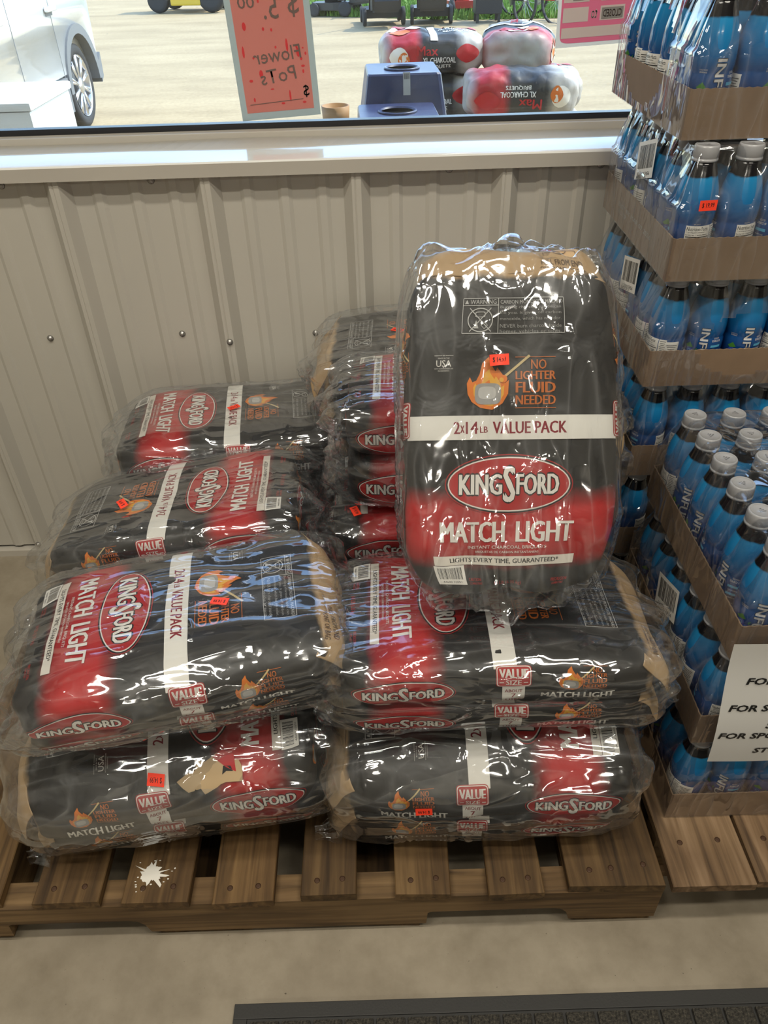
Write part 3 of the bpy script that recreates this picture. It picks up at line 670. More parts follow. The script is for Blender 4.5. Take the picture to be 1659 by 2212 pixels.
# ================================================================== SETTING
WALL_Y, GLASS_Y, OUT_Y = 1.66, 1.85, 1.93
XL, XR, YB, ZC = -3.6, 4.2, -4.6, 3.30
def struct(o): o['kind'] = 'structure'; return o
bm = bmesh.new(); add_box(bm, ((XL + XR) / 2, (YB + OUT_Y) / 2, -0.05), (XR - XL, OUT_Y - YB, 0.1)); struct(link('floor', bm_mesh('floor', bm, MT['concrete'])))['label'] = 'sealed tan concrete shop floor'
struct(box_obj('ceiling', ((XL + XR) / 2, (YB + OUT_Y) / 2, ZC + 0.05), (XR - XL, OUT_Y - YB, 0.1), MT['ceiling']))
struct(box_obj('wall_left', (XL - 0.05, (YB + OUT_Y) / 2, ZC / 2), (0.1, OUT_Y - YB, ZC), MT['inner_wall']))
struct(box_obj('wall_right', (XR + 0.05, (YB + OUT_Y) / 2, ZC / 2), (0.1, OUT_Y - YB, ZC), MT['inner_wall']))
struct(box_obj('wall_rear', ((XL + XR) / 2, YB - 0.05, ZC / 2), (XR - XL, 0.1, ZC), MT['inner_wall']))

# back wall: ribbed steel liner below the window, masonry core behind it, plain above and beside
WX0, WX1, WZ0, WZ1 = -2.1, 2.4, 1.012, 2.80
wb = struct(link('wall_back', None)); wb['label'] = 'beige ribbed steel panel wall below the window'
wb.empty_display_size = 0.1
def rib_profile():
    X = []; pit = 0.3048; x0 = -0.977 - 3 * pit
    for k in range(12):
        b = x0 + k * pit
        X += [(b, 0), (b + 0.018, -0.024), (b + 0.023, -0.024), (b + 0.025, -0.0225), (b + 0.027, -0.024), (b + 0.037, -0.024), (b + 0.055, 0)]
        for m in (0.098, 0.175, 0.253):
            X += [(b + m - 0.006, 0), (b + m + 0.002, -0.0045), (b + m + 0.016, -0.0045), (b + m + 0.024, 0)]
    return X
pr = rib_profile(); V = []
for x, y in pr: V += [(x, WALL_Y + y, 0.028 + (-0.006 if y < -0.02 else 0)), (x, WALL_Y + y, 0.9905)]
F = [(2 * i, 2 * i + 2, 2 * i + 3, 2 * i + 1) for i in range(len(pr) - 1)]
link('steel_panel', mesh_np('steel_panel', V, F, MT['steel_panel'], smooth=False), wb)
box_obj('wall_core', ((XL + XR) / 2, (WALL_Y + 0.03 + OUT_Y) / 2, 0.495), (XR - XL, OUT_Y - WALL_Y - 0.03, 0.99), MT['inner_wall'], wb)
box_obj('wall_header', ((XL + XR) / 2, (WALL_Y + OUT_Y) / 2, (WZ1 + ZC) / 2), (XR - XL, OUT_Y - WALL_Y, ZC - WZ1), MT['steel_panel'], wb)
box_obj('wall_pier', ((XL + WX0) / 2, (WALL_Y + OUT_Y) / 2, (WZ1 + 0.99) / 2), (WX0 - XL, OUT_Y - WALL_Y, WZ1 - 0.99), MT['steel_panel'], wb)
box_obj('wall_pier', ((XR + WX1) / 2, (WALL_Y + OUT_Y) / 2, (WZ1 + 0.99) / 2), (XR - WX1, OUT_Y - WALL_Y, WZ1 - 0.99), MT['steel_panel'], wb)
def screw_mesh():
    bm = bmesh.new(); rot = Matrix.Rotation(R(90), 4, 'X')
    add_lathe(bm, [(0.0075, 0), (0.0075, 0.001), (0.0065, 0.002), (0.0045, 0.0022), (0.0045, 0.005), (0.001, 0.0055)], 14, 0, rot)
    for f in bm.faces: f.material_index = 1 if max(abs(v.co.y) for v in f.verts) < 0.0021 else 0
    return bm_mesh('screw', bm, [MT['screw'], MT['washer']])
sm = screw_mesh()
for x, z, y in [(-0.755, 0.639, 0), (-0.451, 0.640, 0), (-0.340, 0.627, -0.024), (-0.144, 0.632, 0), (0.160, 0.636, 0), (-0.758, 0.974, 0), (-0.453, 0.975, 0), (0.154, 0.979, 0), (0.463, 0.979, 0), (-0.952, 0.047, -0.024), (-1.06, 0.639, 0), (0.47, 0.636, 0)]:
    o = link('screw', sm, wb); o.location = (x, WALL_Y + y, z)
struct(box_obj('baseboard_back', ((XL + XR) / 2, WALL_Y - 0.002, 0.010), (XR - XL, 0.03, 0.020), MT['trim']))['label'] = 'pale steel base channel along the floor'

win = struct(link('window_1', None)); win['label'] = 'large shop window with glossy white sill and aluminium frame'
def sill_mesh():
    n = 140; V = []; rnd = np.linspace(WX0, WX1, n)
    for x in rnd:
        wv = 0.0016 * math.sin(x * 5.1) + 0.0012 * math.sin(x * 11 + 1)
        V += [(x, 1.628, 0.988), (x, 1.6275, 1.0105), (x, 1.6305, 1.0135), (x, 1.6345, 1.0125), (x, 1.6400, 1.0135 + wv * .3), (x, 1.73, 1.0145 + wv), (x, 1.815, 1.0155 - wv), (x, 1.815, 0.985), (x, 1.628, 0.985)]
    k = 9; F = [(i * k + j, i * k + (j + 1) % k, (i + 1) * k + (j + 1) % k, (i + 1) * k + j) for i in range(n - 1) for j in range(k)]
    return mesh_np('window_sill', V, F, [MT['sill'], MT['trim']], [1 if f[0] % k in (0, 7, 8) else 0 for f in F], True)
sl = link('window_sill', sill_mesh(), win)
for p in sl.data.polygons: p.use_smooth = (p.index % 9) in (4, 5)
def bar(name, x0, x1, y0, y1, z0, z1, m, bev=0.002): return box_obj(name, ((x0 + x1) / 2, (y0 + y1) / 2, (z0 + z1) / 2), (x1 - x0, y1 - y0, z1 - z0), m, win, bev)
bar('window_rail', WX0, WX1, 1.812, 1.90, 1.0, 1.029, MT['trim'])
bar('window_rail', WX0, WX1, 1.812, 1.90, WZ1 - 0.04, WZ1, MT['trim'])
bar('window_stile', WX0, WX0 + 0.04, 1.812, 1.90, 1.029, WZ1 - 0.04, MT['trim']); bar('window_stile', WX1 - 0.04, WX1, 1.812, 1.90, 1.029, WZ1 - 0.04, MT['trim'])
bar('gasket', WX0 + 0.04, WX1 - 0.04, 1.838, 1.862, 1.029, 1.041, MT['rubber'], 0.001); bar('gasket', WX0 + 0.04, WX1 - 0.04, 1.838, 1.862, WZ1 - 0.05, WZ1 - 0.04, MT['rubber'], 0.001)
bar('pane', WX0 + 0.04, WX1 - 0.04, GLASS_Y - 0.001, GLASS_Y + 0.001, 1.038, WZ1 - 0.045, MT['glass'], 0)

# ceiling lamps
for k, (x, y, z) in enumerate(LAMPS):
    t = empty('ceiling_light', (x, y, ZC)); tag(t, 'white strip light fixture on the ceiling, ' + ('window row left', 'window row right', 'middle row left', 'middle row right', 'rear row left', 'rear row right')[k], 'light', 'ceiling strip lights')
    box_obj('housing', (0, 0, -0.03), (1.28, 0.18, 0.06), MT['lamp_body'], t, 0.01)

# outside ground
V = [(-40, OUT_Y, -0.005), (40, OUT_Y, -0.005), (40, 60, -0.005), (-40, 60, -0.005)]
g = struct(link('ground_outside', mesh_np('ground_outside', V, [(0, 1, 2, 3)], MT['lot']))); g['label'] = 'pale sunlit gravel parking lot outside'
gr = link('ground_grass', mesh_np('ground_grass', [(-6, 22.5, 0.0), (-1.0, 16.4, 0.0), (1.4, 15.0, 0.0), (14, 13.6, 0.0), (40, 13.6, 0.0), (40, 55, 0.4), (-6, 55, 0.4)], [(0, 1, 2, 3, 4, 5, 6)], MT['grass'])); struct(gr)['label'] = 'green grass verge beyond the parking lot'
def blades():
    rnd = np.random.RandomState(5); n = 9000; V = np.zeros((n, 3, 3)); x = rnd.uniform(-2.5, 6, n); y = np.interp(x, [-6, -1, 1.4, 14], [22.5, 16.4, 15.0, 13.6]) + rnd.uniform(0, 3, n) ** 1.3; h = rnd.uniform(.05, .16, n); a = rnd.uniform(0, np.pi, n)
    V[:, 0] = np.stack([x - .02 * np.cos(a), y - .02 * np.sin(a), 0 * x], 1); V[:, 1] = np.stack([x + .02 * np.cos(a), y + .02 * np.sin(a), 0 * x], 1); V[:, 2] = np.stack([x + rnd.normal(0, .04, n), y + rnd.normal(0, .04, n), h], 1)
    return mesh_np('grass_blades', V.reshape(-1, 3), np.arange(3 * n).reshape(-1, 3), MT['grass'], smooth=False)
o = link('grass_blades', blades(), gr); o['kind'] = 'stuff'
# unseen overhang added above the window to limit direct sun inside
struct(box_obj('sun_block_overhang', ((XL + XR) / 2, OUT_Y + 0.205, 3.05), (XR - XL, 0.41, 0.1), MT['trim']))

# ================================================================== PALLETS
def board(name, p0, p1, wd, z0, z1, mat_, parent, nails=(), bow=0.0, rough=0.0015, seed=0):
    """board between the centre points p0, p1 of its ends (xy)"""
    p0, p1 = Vector((*p0, 0)), Vector((*p1, 0)); d = p1 - p0; L = d.length; rnd = random.Random(seed)
    bm = bmesh.new(); n = 10
    rings = []
    for i in range(n + 1):
        y = L * i / n - L / 2; e = [rnd.uniform(-rough, rough) for _ in range(4)]; sk = rnd.uniform(-1, 1) * 0.002 if i in (0, n) else 0
        ch = 0.0015
        pts = [(-wd / 2 + e[0], z0 + ch), (-wd / 2 + ch + e[0], z0), (wd / 2 - ch + e[1], z0), (wd / 2 + e[1], z0 + ch), (wd / 2 + e[1], z1 - ch), (wd / 2 - ch + e[1], z1), (-wd / 2 + ch + e[0], z1), (-wd / 2 + e[0], z1 - ch)]
        rings.append([bm.verts.new((x, y + (sk if x > 0 else -sk), z - (z0 + z1) / 2 + bow * math.sin(math.pi * i / n))) for x, z in pts])
    for a, b in zip(rings, rings[1:]):
        for k in range(8): bm.faces.new((a[k], a[(k + 1) % 8], b[(k + 1) % 8], b[k]))
    bm.faces.new(rings[0][::-1]); bm.faces.new(rings[-1]); bmesh.ops.recalc_face_normals(bm, faces=bm.faces[:])
    o = link(name, bm_mesh(name, bm, mat_), parent); o.location = ((p0 + p1) / 2) + Vector((0, 0, (z0 + z1) / 2)); o.rotation_euler = (0, 0, math.atan2(d.y, d.x) - math.pi / 2)
    for nx, ny in nails:
        q = link('nail', NAIL, o); q.location = (nx, ny - L / 2, (z1 - z0) / 2 - 0.0006)
    return o
bm = bmesh.new(); add_lathe(bm, [(0.0048, 0), (0.0048, 0.0012), (0.003, 0.0018)], 10); NAIL = bm_mesh('nail', bm, MT['nail'])
DECK = 0.13
pal = empty('wooden_pallet', (0, 0, 0)); tag(pal, 'brown slatted wooden pallet carrying the charcoal packs', 'pallet', 'wooden pallets')
PF, PB = 0.612, 1.612
def stringer(name, x0, x1, y0, y1, z0, z1, notches, parent, m):
    pts = [(x0, z0)]
    for a, b in notches:
        d = 0.040; r = 0.018
        pts += [(a, z0), (a, z0 + d - r * .3), (a + r * .4, z0 + d - 0.002), (a + r, z0 + d)] if False else [(a, z0), (a + 0.002, z0 + d - 0.004), (a + 0.008, z0 + d)]
        pts += [(b - 0.030, z0 + d), (b - 0.016, z0 + d - 0.004), (b - 0.006, z0 + d - 0.016), (b - 0.003, z0 + d - 0.028), (b, z0)]
    pts += [(x1, z0), (x1, z1), (x0, z1)]
    cx, cz = (x0 + x1) / 2, (z0 + z1) / 2
    bm = bmesh.new(); add_prism(bm, [(x - cx, z - cz) for x, z in pts], -(y1 - y0) / 2, (y1 - y0) / 2, 'Y')
    o = link(name, bm_mesh(name, bm, m), parent); o.location = (cx, (y0 + y1) / 2, cz)
    return o
for y0 in (PF, 1.09, PB - 0.045):
    stringer('stringer', -0.812, 0.442, y0, y0 + 0.045, 0.018, 0.110, [(-0.658, -0.421), (0.051, 0.295)], pal, MT['pallet_x'])
deck = [(-0.595, -0.486), (-0.447, -0.339), (-0.300, -0.200), (-0.155, -0.064), (0.000, 0.091), (0.151, 0.242), (0.283, 0.440)]
for k, (a, b) in enumerate(deck):
    cx, wd = (a + b) / 2, b - a
    nl = [(-wd * .22, 0.024), (wd * .24, 0.026), (-wd * .2, 0.50), (wd * .2, 0.495)]
    if k == 6: nl = [(-wd * .25, 0.028), (-wd * .02, 0.030), (wd * .33, 0.034), (wd * .2, 0.5)]
    board('deck_board', (cx, PF - 0.001 - 0.004 * (k % 3)), (cx + (0.004 if k % 2 else -0.006), PB), wd, 0.110, DECK, MT['pallet'], pal, nl, 0.0, 0.0012, k)
board('deck_board', (-0.715, PF + 0.002), (-0.765, PB - 0.01), 0.135, 0.110, DECK, MT['pallet'], pal, [(-0.03, 0.03), (0.03, 0.028)], 0, 0.0015, 31)
for a, b in [(-0.812, -0.665), (-0.41, -0.25), (-0.09, 0.04), (0.302, 0.438)]:
    board('bottom_board', ((a + b) / 2, PF + 0.006), ((a + b) / 2, PB - 0.01), b - a, 0.0, 0.018, MT['pallet'], pal, (), 0, 0.001, int(a * 100))
# paint splash on the second slat
sp = Art(); rnd = random.Random(3); pts = []
for k in range(44):
    th = 2 * math.pi * k / 44; rr = 0.016 * (1 + rnd.uniform(-.35, .15)) * (1.8 if rnd.random() < .14 else 1); pts.append((rr * 1.15 * math.cos(th), rr * 0.9 * math.sin(th)))
sp.poly(pts, 'white', 0)
for k in range(14):
    th = rnd.uniform(0, 6.28); rr = rnd.uniform(.022, .042); sp.ell(rr * math.cos(th), rr * math.sin(th) * .8, rnd.uniform(.002, .005), rnd.uniform(.001, .003), 'white', 0, 8)
o = link('paint_splash', art_mesh('paint_splash', sp.build(), plane_fn((-0.408, 0.655, DECK), (1, 0, 0), (0, 1, 0)), 0.0006), pal); o['label'] = 'splash of white paint'

pal2 = empty('wooden_pallet', (0, 0, 0)); tag(pal2, 'lighter worn wooden pallet under the stacked drink trays', 'pallet', 'wooden pallets')
xs = [(0.452, 0.590), (0.594, 0.735), (0.742, 0.878), (0.884, 1.02), (1.03, 1.17)]
for k, (a, b) in enumerate(xs):
    board('deck_board', ((a + b) / 2, 0.606 + 0.003 * (k % 2)), ((a + b) / 2, 1.615), b - a, 0.112, DECK, MT['pallet_b'], pal2, [(-0.035, 0.075), (0.03, 0.078)], 0, 0.002, 50 + k)
for y0 in (0.70, 1.1, 1.55): stringer('stringer', 0.456, 1.17, y0, y0 + 0.045, 0.018, 0.112, [(0.60, 0.80)], pal2, MT['pallet_x'])
for k, (a, b) in enumerate([(0.456, 0.58), (0.75, 0.88), (1.04, 1.16)]): board('bottom_board', ((a + b) / 2, 0.69), ((a + b) / 2, 1.6), b - a, 0.0, 0.018, MT['pallet_b'], pal2, (), 0, 0.001, 70 + k)

# ================================================================== ENTRANCE MAT
mt = empty('entrance_mat', (0, 0, 0)); tag(mt, 'dark ribbed entrance mat with black rubber edge on the concrete', 'mat')
MX0, MX1, MY1, MY0 = -0.265, 1.25, 0.500, -0.40
bm = bmesh.new(); add_box(bm, ((MX0 + MX1) / 2, (MY0 + MY1) / 2, 0.002), (MX1 - MX0, MY1 - MY0, 0.004)); link('mat_base', bm_mesh('mat_base', bm, MT['matedge']), mt)
bm = bmesh.new()
for (x0, x1, y0, y1) in ((MX0, MX1, MY1 - 0.022, MY1), (MX0, MX1, MY0, MY0 + 0.022), (MX0, MX0 + 0.022, MY0 + .022, MY1 - .022), (MX1 - 0.022, MX1, MY0 + .022, MY1 - .022)):
    add_box(bm, ((x0 + x1) / 2, (y0 + y1) / 2, 0.0055), (x1 - x0, y1 - y0, 0.003), None, 0.001)
link('rubber_edge', bm_mesh('rubber_edge', bm, MT['matedge']), mt)
bm = bmesh.new(); add_box(bm, (0, 0, 0), (0.045, 0.026, 0.007), None, 0.0025); TILE = bm_mesh('carpet_tile', bm, MT['carpet'])
bm = bmesh.new(); rows = int((MY1 - MY0 - 0.05) / 0.030); cols = int((MX1 - MX0 - 0.06) / 0.050)
for r in range(rows):
    for c in range(cols):
        x, y = MX0 + 0.055 + c * 0.050 + (0.025 if r % 2 else 0) - 0.004, MY1 - 0.040 - r * 0.030
        if x + .02 > MX1 - 0.022: continue
        if r < 4:
            o = link('carpet_tile', TILE, mt); o.location = (x, y, 0.0074)
        else: add_box(bm, (x, y, 0.0074), (0.045, 0.026, 0.007))
o = link('carpet_field', bm_mesh('carpet_field', bm, MT['carpet']), mt); o['kind'] = 'stuff'

# ================================================================== CHARCOAL PACKS
P180 = math.pi
def pose(pos, X, Z, tz=1.0, sy=1.0):
    """pack whose front panel centre is pos, length axis X (towards the kraft end), front normal Z"""
    X = Vector(X).normalized(); Z = Vector(Z); Z = (Z - X * Z.dot(X)).normalized(); Y = Z.cross(X)
    return Vector(pos) - Z * 0.112 * tz, Matrix((X, Y, Z)).transposed().to_euler(), (1, sy, tz)
def pack(label, seed, ps, wp, **kw):
    o = make_pack(label, seed, ps[0], ps[1], wp, **kw); o.scale = ps[2]
    return o
def slump(w0, side, amt, lo=0.0, und=0.0, lift=0.0):
    """weight of the pack above pushes the viewer-side top edge down and out"""
    def f(Q):
        Q = w0(Q); y = side * Q[:, 1]; k = np.clip((y - 0.03) / 0.11, 0, 1) ** 1.6; hgt = np.clip((Q[:, 2] + 0.11) / 0.22, 0, 1.1)
        Q[:, 2] += lift * np.clip((y + 0.04) / 0.17, 0, 1) ** 1.3 * np.clip(1 - 1.35 * hgt, 0, 1)
        Q[:, 2] -= amt * k * hgt; Q[:, 1] += side * (lo * k * (1 - np.abs(hgt - 0.5)) - und * np.clip(y / 0.15, 0, 1) * np.clip(0.62 - hgt, 0, 1)); return Q
    return f
pack('twin charcoal pack with torn paper hole, bottom of the front left stack', 11, pose((-0.361, 0.812, 0.386), (-0.992, -0.085, -0.055), (-0.05, -0.02, 0.995), 1.06), slump(warp_fn(0.002, 0.0, 0, 1, 0.006, (0.0, -0.012)), 1, 0.034, 0.006, 0.07), torn=True, sticker=(-0.128, 0.012, 80), ears=((1, 0.13, -0.085, 0.05, 0.035), (1, -0.10, -0.03, 0.03, 0.05)))
pack('twin charcoal pack with sky glare lying on top of the torn pack', 23, pose((-0.325, 0.839, 0.582), (0.982, 0.15, 0.050), (-0.049, 0.02, 0.996), 0.93), slump(warp_fn(-0.004, 0, 0, 2, 0.006, (-0.02, 0.0)), -1, 0.016, 0.008, 0.03, 0.075), sticker=(0.022, 0.075, -110), ears=((1, -0.10, -0.02, 0.03, 0.05), (-1, 0.10, 0.06, 0.03, 0.05)))
pack('twin charcoal pack, bottom of the front right stack on the pallet', 37, pose((0.145, 0.812, 0.380), (-0.994, 0.02, -0.045), (-0.045, -0.01, 0.995), 1.06), slump(warp_fn(0.0, 0.0, 0, 3, 0.006, (0, -0.01)), 1, 0.034, 0.006, 0.04), sticker=(-0.185, 0.098, 90), ears=((1, 0.12, -0.07, 0.05, 0.035), (1, -0.08, 0.02, 0.03, 0.05)))
pack('twin charcoal pack lying directly under the upright pack', 41, pose((0.155, 0.858, 0.552), (0.999, -0.01, 0.02), (-0.02, 0.09, 0.99), 0.82), slump(warp_fn(-0.002, 0.0, 0, 4, 0.006, (0.0, -0.012)), -1, 0.0, 0.004, 0.02, 0.040), ears=((1, -0.11, 0.0, 0.03, 0.045), (-1, -0.11, -0.01, 0.03, 0.05)))
aw = warp_fn(0.0, 0.0, 0, 5, 0.006)
def upright(Q):
    Q = aw(Q); f = np.clip((Q[:, 0] - 0.02) / 0.22, 0, 1); g_ = np.clip((-Q[:, 0] - 0.10) / 0.13, 0, 1)
    Q[:, 1] *= 1.03 - 0.10 * f ** 2 - 0.12 * g_ ** 2; Q[:, 2] = 0.11 + (Q[:, 2] - 0.11) * (1 - 0.38 * f ** 2) - 0.004 * f ** 2 - 0.008 * g_ ** 2
    Q[:, 0] += 0.42 * np.clip(0.11 - Q[:, 2], 0, 0.25) * np.clip((-Q[:, 0] - 0.02) / 0.2, 0, 1)
    return Q
pack('twin charcoal pack leaning upright on the front right stack', 53, pose((0.182, 0.895, 0.822), (0.018, 0.555, 0.832), (0.018, -0.832, 0.555), 0.82), upright, sticker=(-0.020, 0.101, 4), ears=((1, -0.10, 0.05, 0.015, 0.05),))
pack('twin charcoal pack in the left column behind the glaring front pack, kraft end left', 67, pose((-0.395, 1.175, 0.548), (-0.99, -0.05, -0.12), (-0.12, 0.07, 0.986), 0.92, 0.97), warp_fn(-0.008, 0.002, 0, 6, 0.008, (0, -0.02)), sticker=(-0.03, 0.088, 30), ears=((-1, 0.10, 0.02, 0.03, 0.05),))
pack('twin charcoal pack lying furthest left against the ribbed wall', 71, pose((-0.328, 1.458, 0.562), (0.995, 0.102, -0.02), (0.017, 0.032, 0.999), 0.95, 0.97), warp_fn(-0.006, 0.001, 0, 7, 0.007, (-0.02, 0)), sticker=(0.005, 0.012, -60), ears=((1, -0.08, -0.02, 0.03, 0.05),))
pack('twin charcoal pack against the wall with kraft end left of the upright pack', 83, pose((0.125, 1.490, 0.715), (-0.998, 0.04, 0.02), (0.02, 0.0, 0.99), 0.95, 0.93), warp_fn(-0.012, 0, 0, 8, 0.008), sticker=(-0.02, 0.085, 60), ears=((1, 0.10, -0.05, 0.05, 0.05), (1, -0.05, -0.09, 0.04, 0.05)))
pack('twin charcoal pack half hidden behind the upright pack, crumpled end showing', 97, pose((0.170, 1.245, 0.728), (0.998, -0.04, -0.01), (0.01, 0.03, 0.99), 0.95, 0.93), warp_fn(-0.006, 0.002, 0, 9, 0.012), ears=((1, 0.0, -0.05, 0.04, 0.06), (-1, -0.08, 0.05, 0.02, 0.06)))
pj = pack('twin charcoal pack under the crumpled one, behind the upright pack', 101, pose((0.135, 1.235, 0.512), (1, 0.02, 0), (0, 0, 1), 0.92), warp_fn(0, 0.002, 0, 10, 0.007), sticker=(0.09, -0.19, 20), ears=((-1, -0.09, 0.04, 0.03, 0.06),))
for lab, loc, rz, tz in [('twin charcoal pack at deck level under the kraft-end-left pack of the left column', (-0.345, 1.178, DECK + .098), P180 + R(3), .85), ('twin charcoal pack at deck level by the wall, left column', (-0.335, 1.480, DECK + .102), 0, .88),
                     ('twin charcoal pack at deck level in the middle of the right column', (0.150, 1.235, DECK + .085), 0, .74), ('twin charcoal pack at deck level by the wall, right column', (0.130, 1.485, DECK + .09), P180, .78), ('twin charcoal pack on the second layer by the wall, right column', (0.130, 1.485, DECK + .272), P180, .78)]:
    c = copy_tree(pj); c.location = loc; c.rotation_euler = (0, 0, rz); c['label'] = lab; c.scale = (1, .95, tz)
    for ch in list(c.children):
        if ch.name.startswith('price_sticker'): bpy.data.objects.remove(ch)

# ================================================================== DRINK TRAYS AND BOTTLES
BR, BP = 0.0322, 0.0660
PROF = [(0.006, 0.004), (0.020, 0.0015), (0.0275, 0.0), (0.0308, 0.004), (0.0320, 0.010), (0.0320, 0.030), (0.0308, 0.034), (0.0308, 0.038), (0.0320, 0.042), (0.0320, 0.076), (0.0306, 0.080), (0.0306, 0.084), (0.0321, 0.089), (0.0322, 0.102), (0.0318, 0.112), (0.0305, 0.123), (0.0280, 0.134), (0.0245, 0.146), (0.0215, 0.155), (0.0190, 0.163), (0.0175, 0.169)]
PZ, PRr = np.array([z for r, z in PROF[2:]]), np.array([r for r, z in PROF[2:]])
def bottle_mat():
    m = bpy.data.materials.new('blue_drink_sleeve'); t, b = nodes_of(m)
    tc = t.nodes.new('ShaderNodeTexCoord'); sx = t.nodes.new('ShaderNodeSeparateXYZ'); t.links.new(tc.outputs['Object'], sx.inputs[0])
    n = mapped_noise(t, (1, 1, 1), 22, 3); s = mathn(t, 'ADD', mathn(t, 'MULTIPLY', sx.outputs[2], 5.0), mathn(t, 'MULTIPLY_ADD', n, 0.10, -0.05))
    c = ramp(t, s, [(0.0, (0.010, 0.014, 0.075)), (0.22, (0.008, 0.025, 0.13)), (0.42, (0.006, 0.075, 0.26)), (0.58, (0.008, 0.16, 0.40)), (0.735, (0.015, 0.22, 0.47)), (0.75, (0.008, 0.008, 0.010)), (1.0, (0.008, 0.008, 0.010))])
    t.links.new(c, b.inputs['Base Color']); b.inputs['Roughness'].default_value = 0.16; b.inputs['Coat Weight'].default_value = 0.4; b.inputs['Specular IOR Level'].default_value = 0.5
    return m
MT['sleeve'] = bottle_mat(); MT['cap'] = mat('grey_cap', (0.33, 0.335, 0.35), 0.3, 0, 0.5, coat=0.3); MT['capseal'] = mat('cap_ring', (0.30, 0.30, 0.32), 0.3)
bm = bmesh.new(); add_lathe(bm, PROF, 36); BODY = bm_mesh('bottle_body', bm, MT['sleeve'])
bm = bmesh.new()
seg = 48; prof = [(0.0172, 0.168), (0.0190, 0.1685), (0.0190, 0.1715), (0.0180, 0.1720), (0.0180, 0.1735)]; add_lathe(bm, prof + [(0.0186, 0.174), (0.0186, 0.1875), (0.0172, 0.190), (0.0160, 0.1905), (0.0156, 0.1900), (0.0001, 0.1900)], seg)
for v in bm.verts:
    r = math.hypot(v.co.x, v.co.y)
    if r > 0.0184 and 0.1736 < v.co.z < 0.189:
        k = round(math.atan2(v.co.y, v.co.x) / (2 * math.pi) * seg)
        if k % 2: v.co.x *= 0.965; v.co.y *= 0.965
CAP = bm_mesh('bottle_cap', bm, MT['cap'])
ca = Art(); ca.ring(0, 0, 0.0285, 0.0285, 0.0007, 'grey', 0, 28)
for k in range(3): ca.text(('FEB 07 26', '05:21 3', 'BA'[:2])[k], 0, 0.003 - 0.0032 * k, (0.010, 0.007, 0.003)[k], 0.0019, 'ink', 0, 0.01)
CAPART = art_mesh('cap_print', ca.build(), plane_fn((0, 0, 0.1900), (1, 0, 0), (0, 1, 0)), 0.0003)
ba = Art(); LBL = 0.055
ba.text('INFUSE', 0, 0.062, 0.077, 0.0138, 'ink', 1, 0.05, rot=-90, outline=0.0009); ba.text('INFUSE', 0, 0.062, 0.076, 0.0135, 'silver', 2, 0.05, rot=-90)
ba.text('SWEETENED', -0.024, 0.086, 0.012, 0.002, 'silver', 1, 0.01); ba.text('BEVERAGE', -0.024, 0.083, 0.011, 0.002, 'silver', 1, 0.01)
for cx, cy, s, col in ((-0.022, 0.056, .012, 'berry'), (-0.014, 0.050, .010, 'berry'), (-0.026, 0.046, .010, 'berry')): ba.ell(cx, cy, s, s, col, 1, 14); ba.ring(cx, cy, s * .5, s * .5, .0008, 'cyan', 2, 10)
ba.poly([(-0.030, 0.064), (-0.024, 0.060), (-0.016, 0.064), (-0.022, 0.071)], 'green', 1); ba.poly([(-0.012, 0.060), (-0.008, 0.064), (-0.010, 0.056)], 'green', 1)
ba.text('GOOD', 0.022, 0.082, 0.010, 0.0032, 'silver', 1, 0.02); ba.text('SOURCE OF', 0.022, 0.0775, 0.016, 0.0032, 'silver', 1, 0.02)
for cy in (0.068, 0.054): ba.rect(0.022, cy, 0.018, 0.0042, 'cyan', 1)
ba.text('B VITAMINS', 0.022, 0.061, 0.014, 0.002, 'silver', 1, 0.02); ba.text('MAGNESIUM + ZINC', 0.022, 0.047, 0.016, 0.002, 'silver', 1, 0.02)
ba.text('GOOD SOURCE OF', 0.022, 0.036, 0.016, 0.0022, 'silver', 1, 0.02); ba.text('POTASSIUM', 0.022, 0.0325, 0.012, 0.0022, 'silver', 1, 0.02)
# nutrition panel on the back
NX = 0.084
ba.rect(NX, 0.052, 0.040, 0.058, 'white', 1); ba.rect(NX + 0.0275, 0.054, 0.013, 0.054, 'white', 1)
ba.text('8% JUICE', NX - .004, 0.083, 0.010, 0.0024, 'silver', 1, 0.02); ba.text('Nutrition Facts', NX - .002, 0.0765, 0.033, 0.0052, 'ink', 2, 0.02)
ba.text('1 serving per container', NX - .004, 0.0715, 0.028, 0.0026, 'ink', 2, 0.0); ba.text('Serving size  1 bottle (500mL)', NX - .002, 0.0675, 0.034, 0.0026, 'ink', 2, 0.015)
ba.rect(NX, 0.0645, 0.037, 0.0014, 'ink', 2); ba.text('Calories 130', NX - .001, 0.0585, 0.034, 0.0056, 'ink', 2, 0.025); ba.rect(NX, 0.0545, 0.037, 0.0009, 'ink', 2)
for k in range(9):
    ba.text(('Total Fat 0g', 'Sodium 230mg', 'Total Carb 34g', 'Total Sugars 34g', 'Potassium 460mg', 'Vitamin B6', 'Vitamin B12', 'Zinc', 'Magnesium')[k], NX - .017, 0.051 - 0.0032 * k, 0.020, 0.0021, 'ink', 2, 0.01, align='L')
    ba.rect(NX, 0.0494 - 0.0032 * k, 0.037, 0.0003, 'ink', 2)
for k in range(15): ba.rect(NX + 0.0275, 0.078 - 0.0032 * k, 0.010 - 0.002 * (k % 3), 0.0009, 'ink', 2)
ba.rect(-0.075, 0.052, 0.024, 0.052, 'white', 1)
for k in range(10): ba.rect(-0.075, 0.072 - 0.0033 * k, 0.018 - 0.003 * (k % 3), 0.0011, 'ink', 2)
ba.add(m_barcode(0.018, 0.012, 9), -0.075, 0.033)
def on_bottle(V):
    th = V[:, 0] / BR; r = np.interp(V[:, 1], PZ, PRr); n = np.stack([np.cos(th), np.sin(th), 0 * th], 1)
    return n * r[:, None] + np.stack([0 * th, 0 * th, V[:, 1]], 1), n
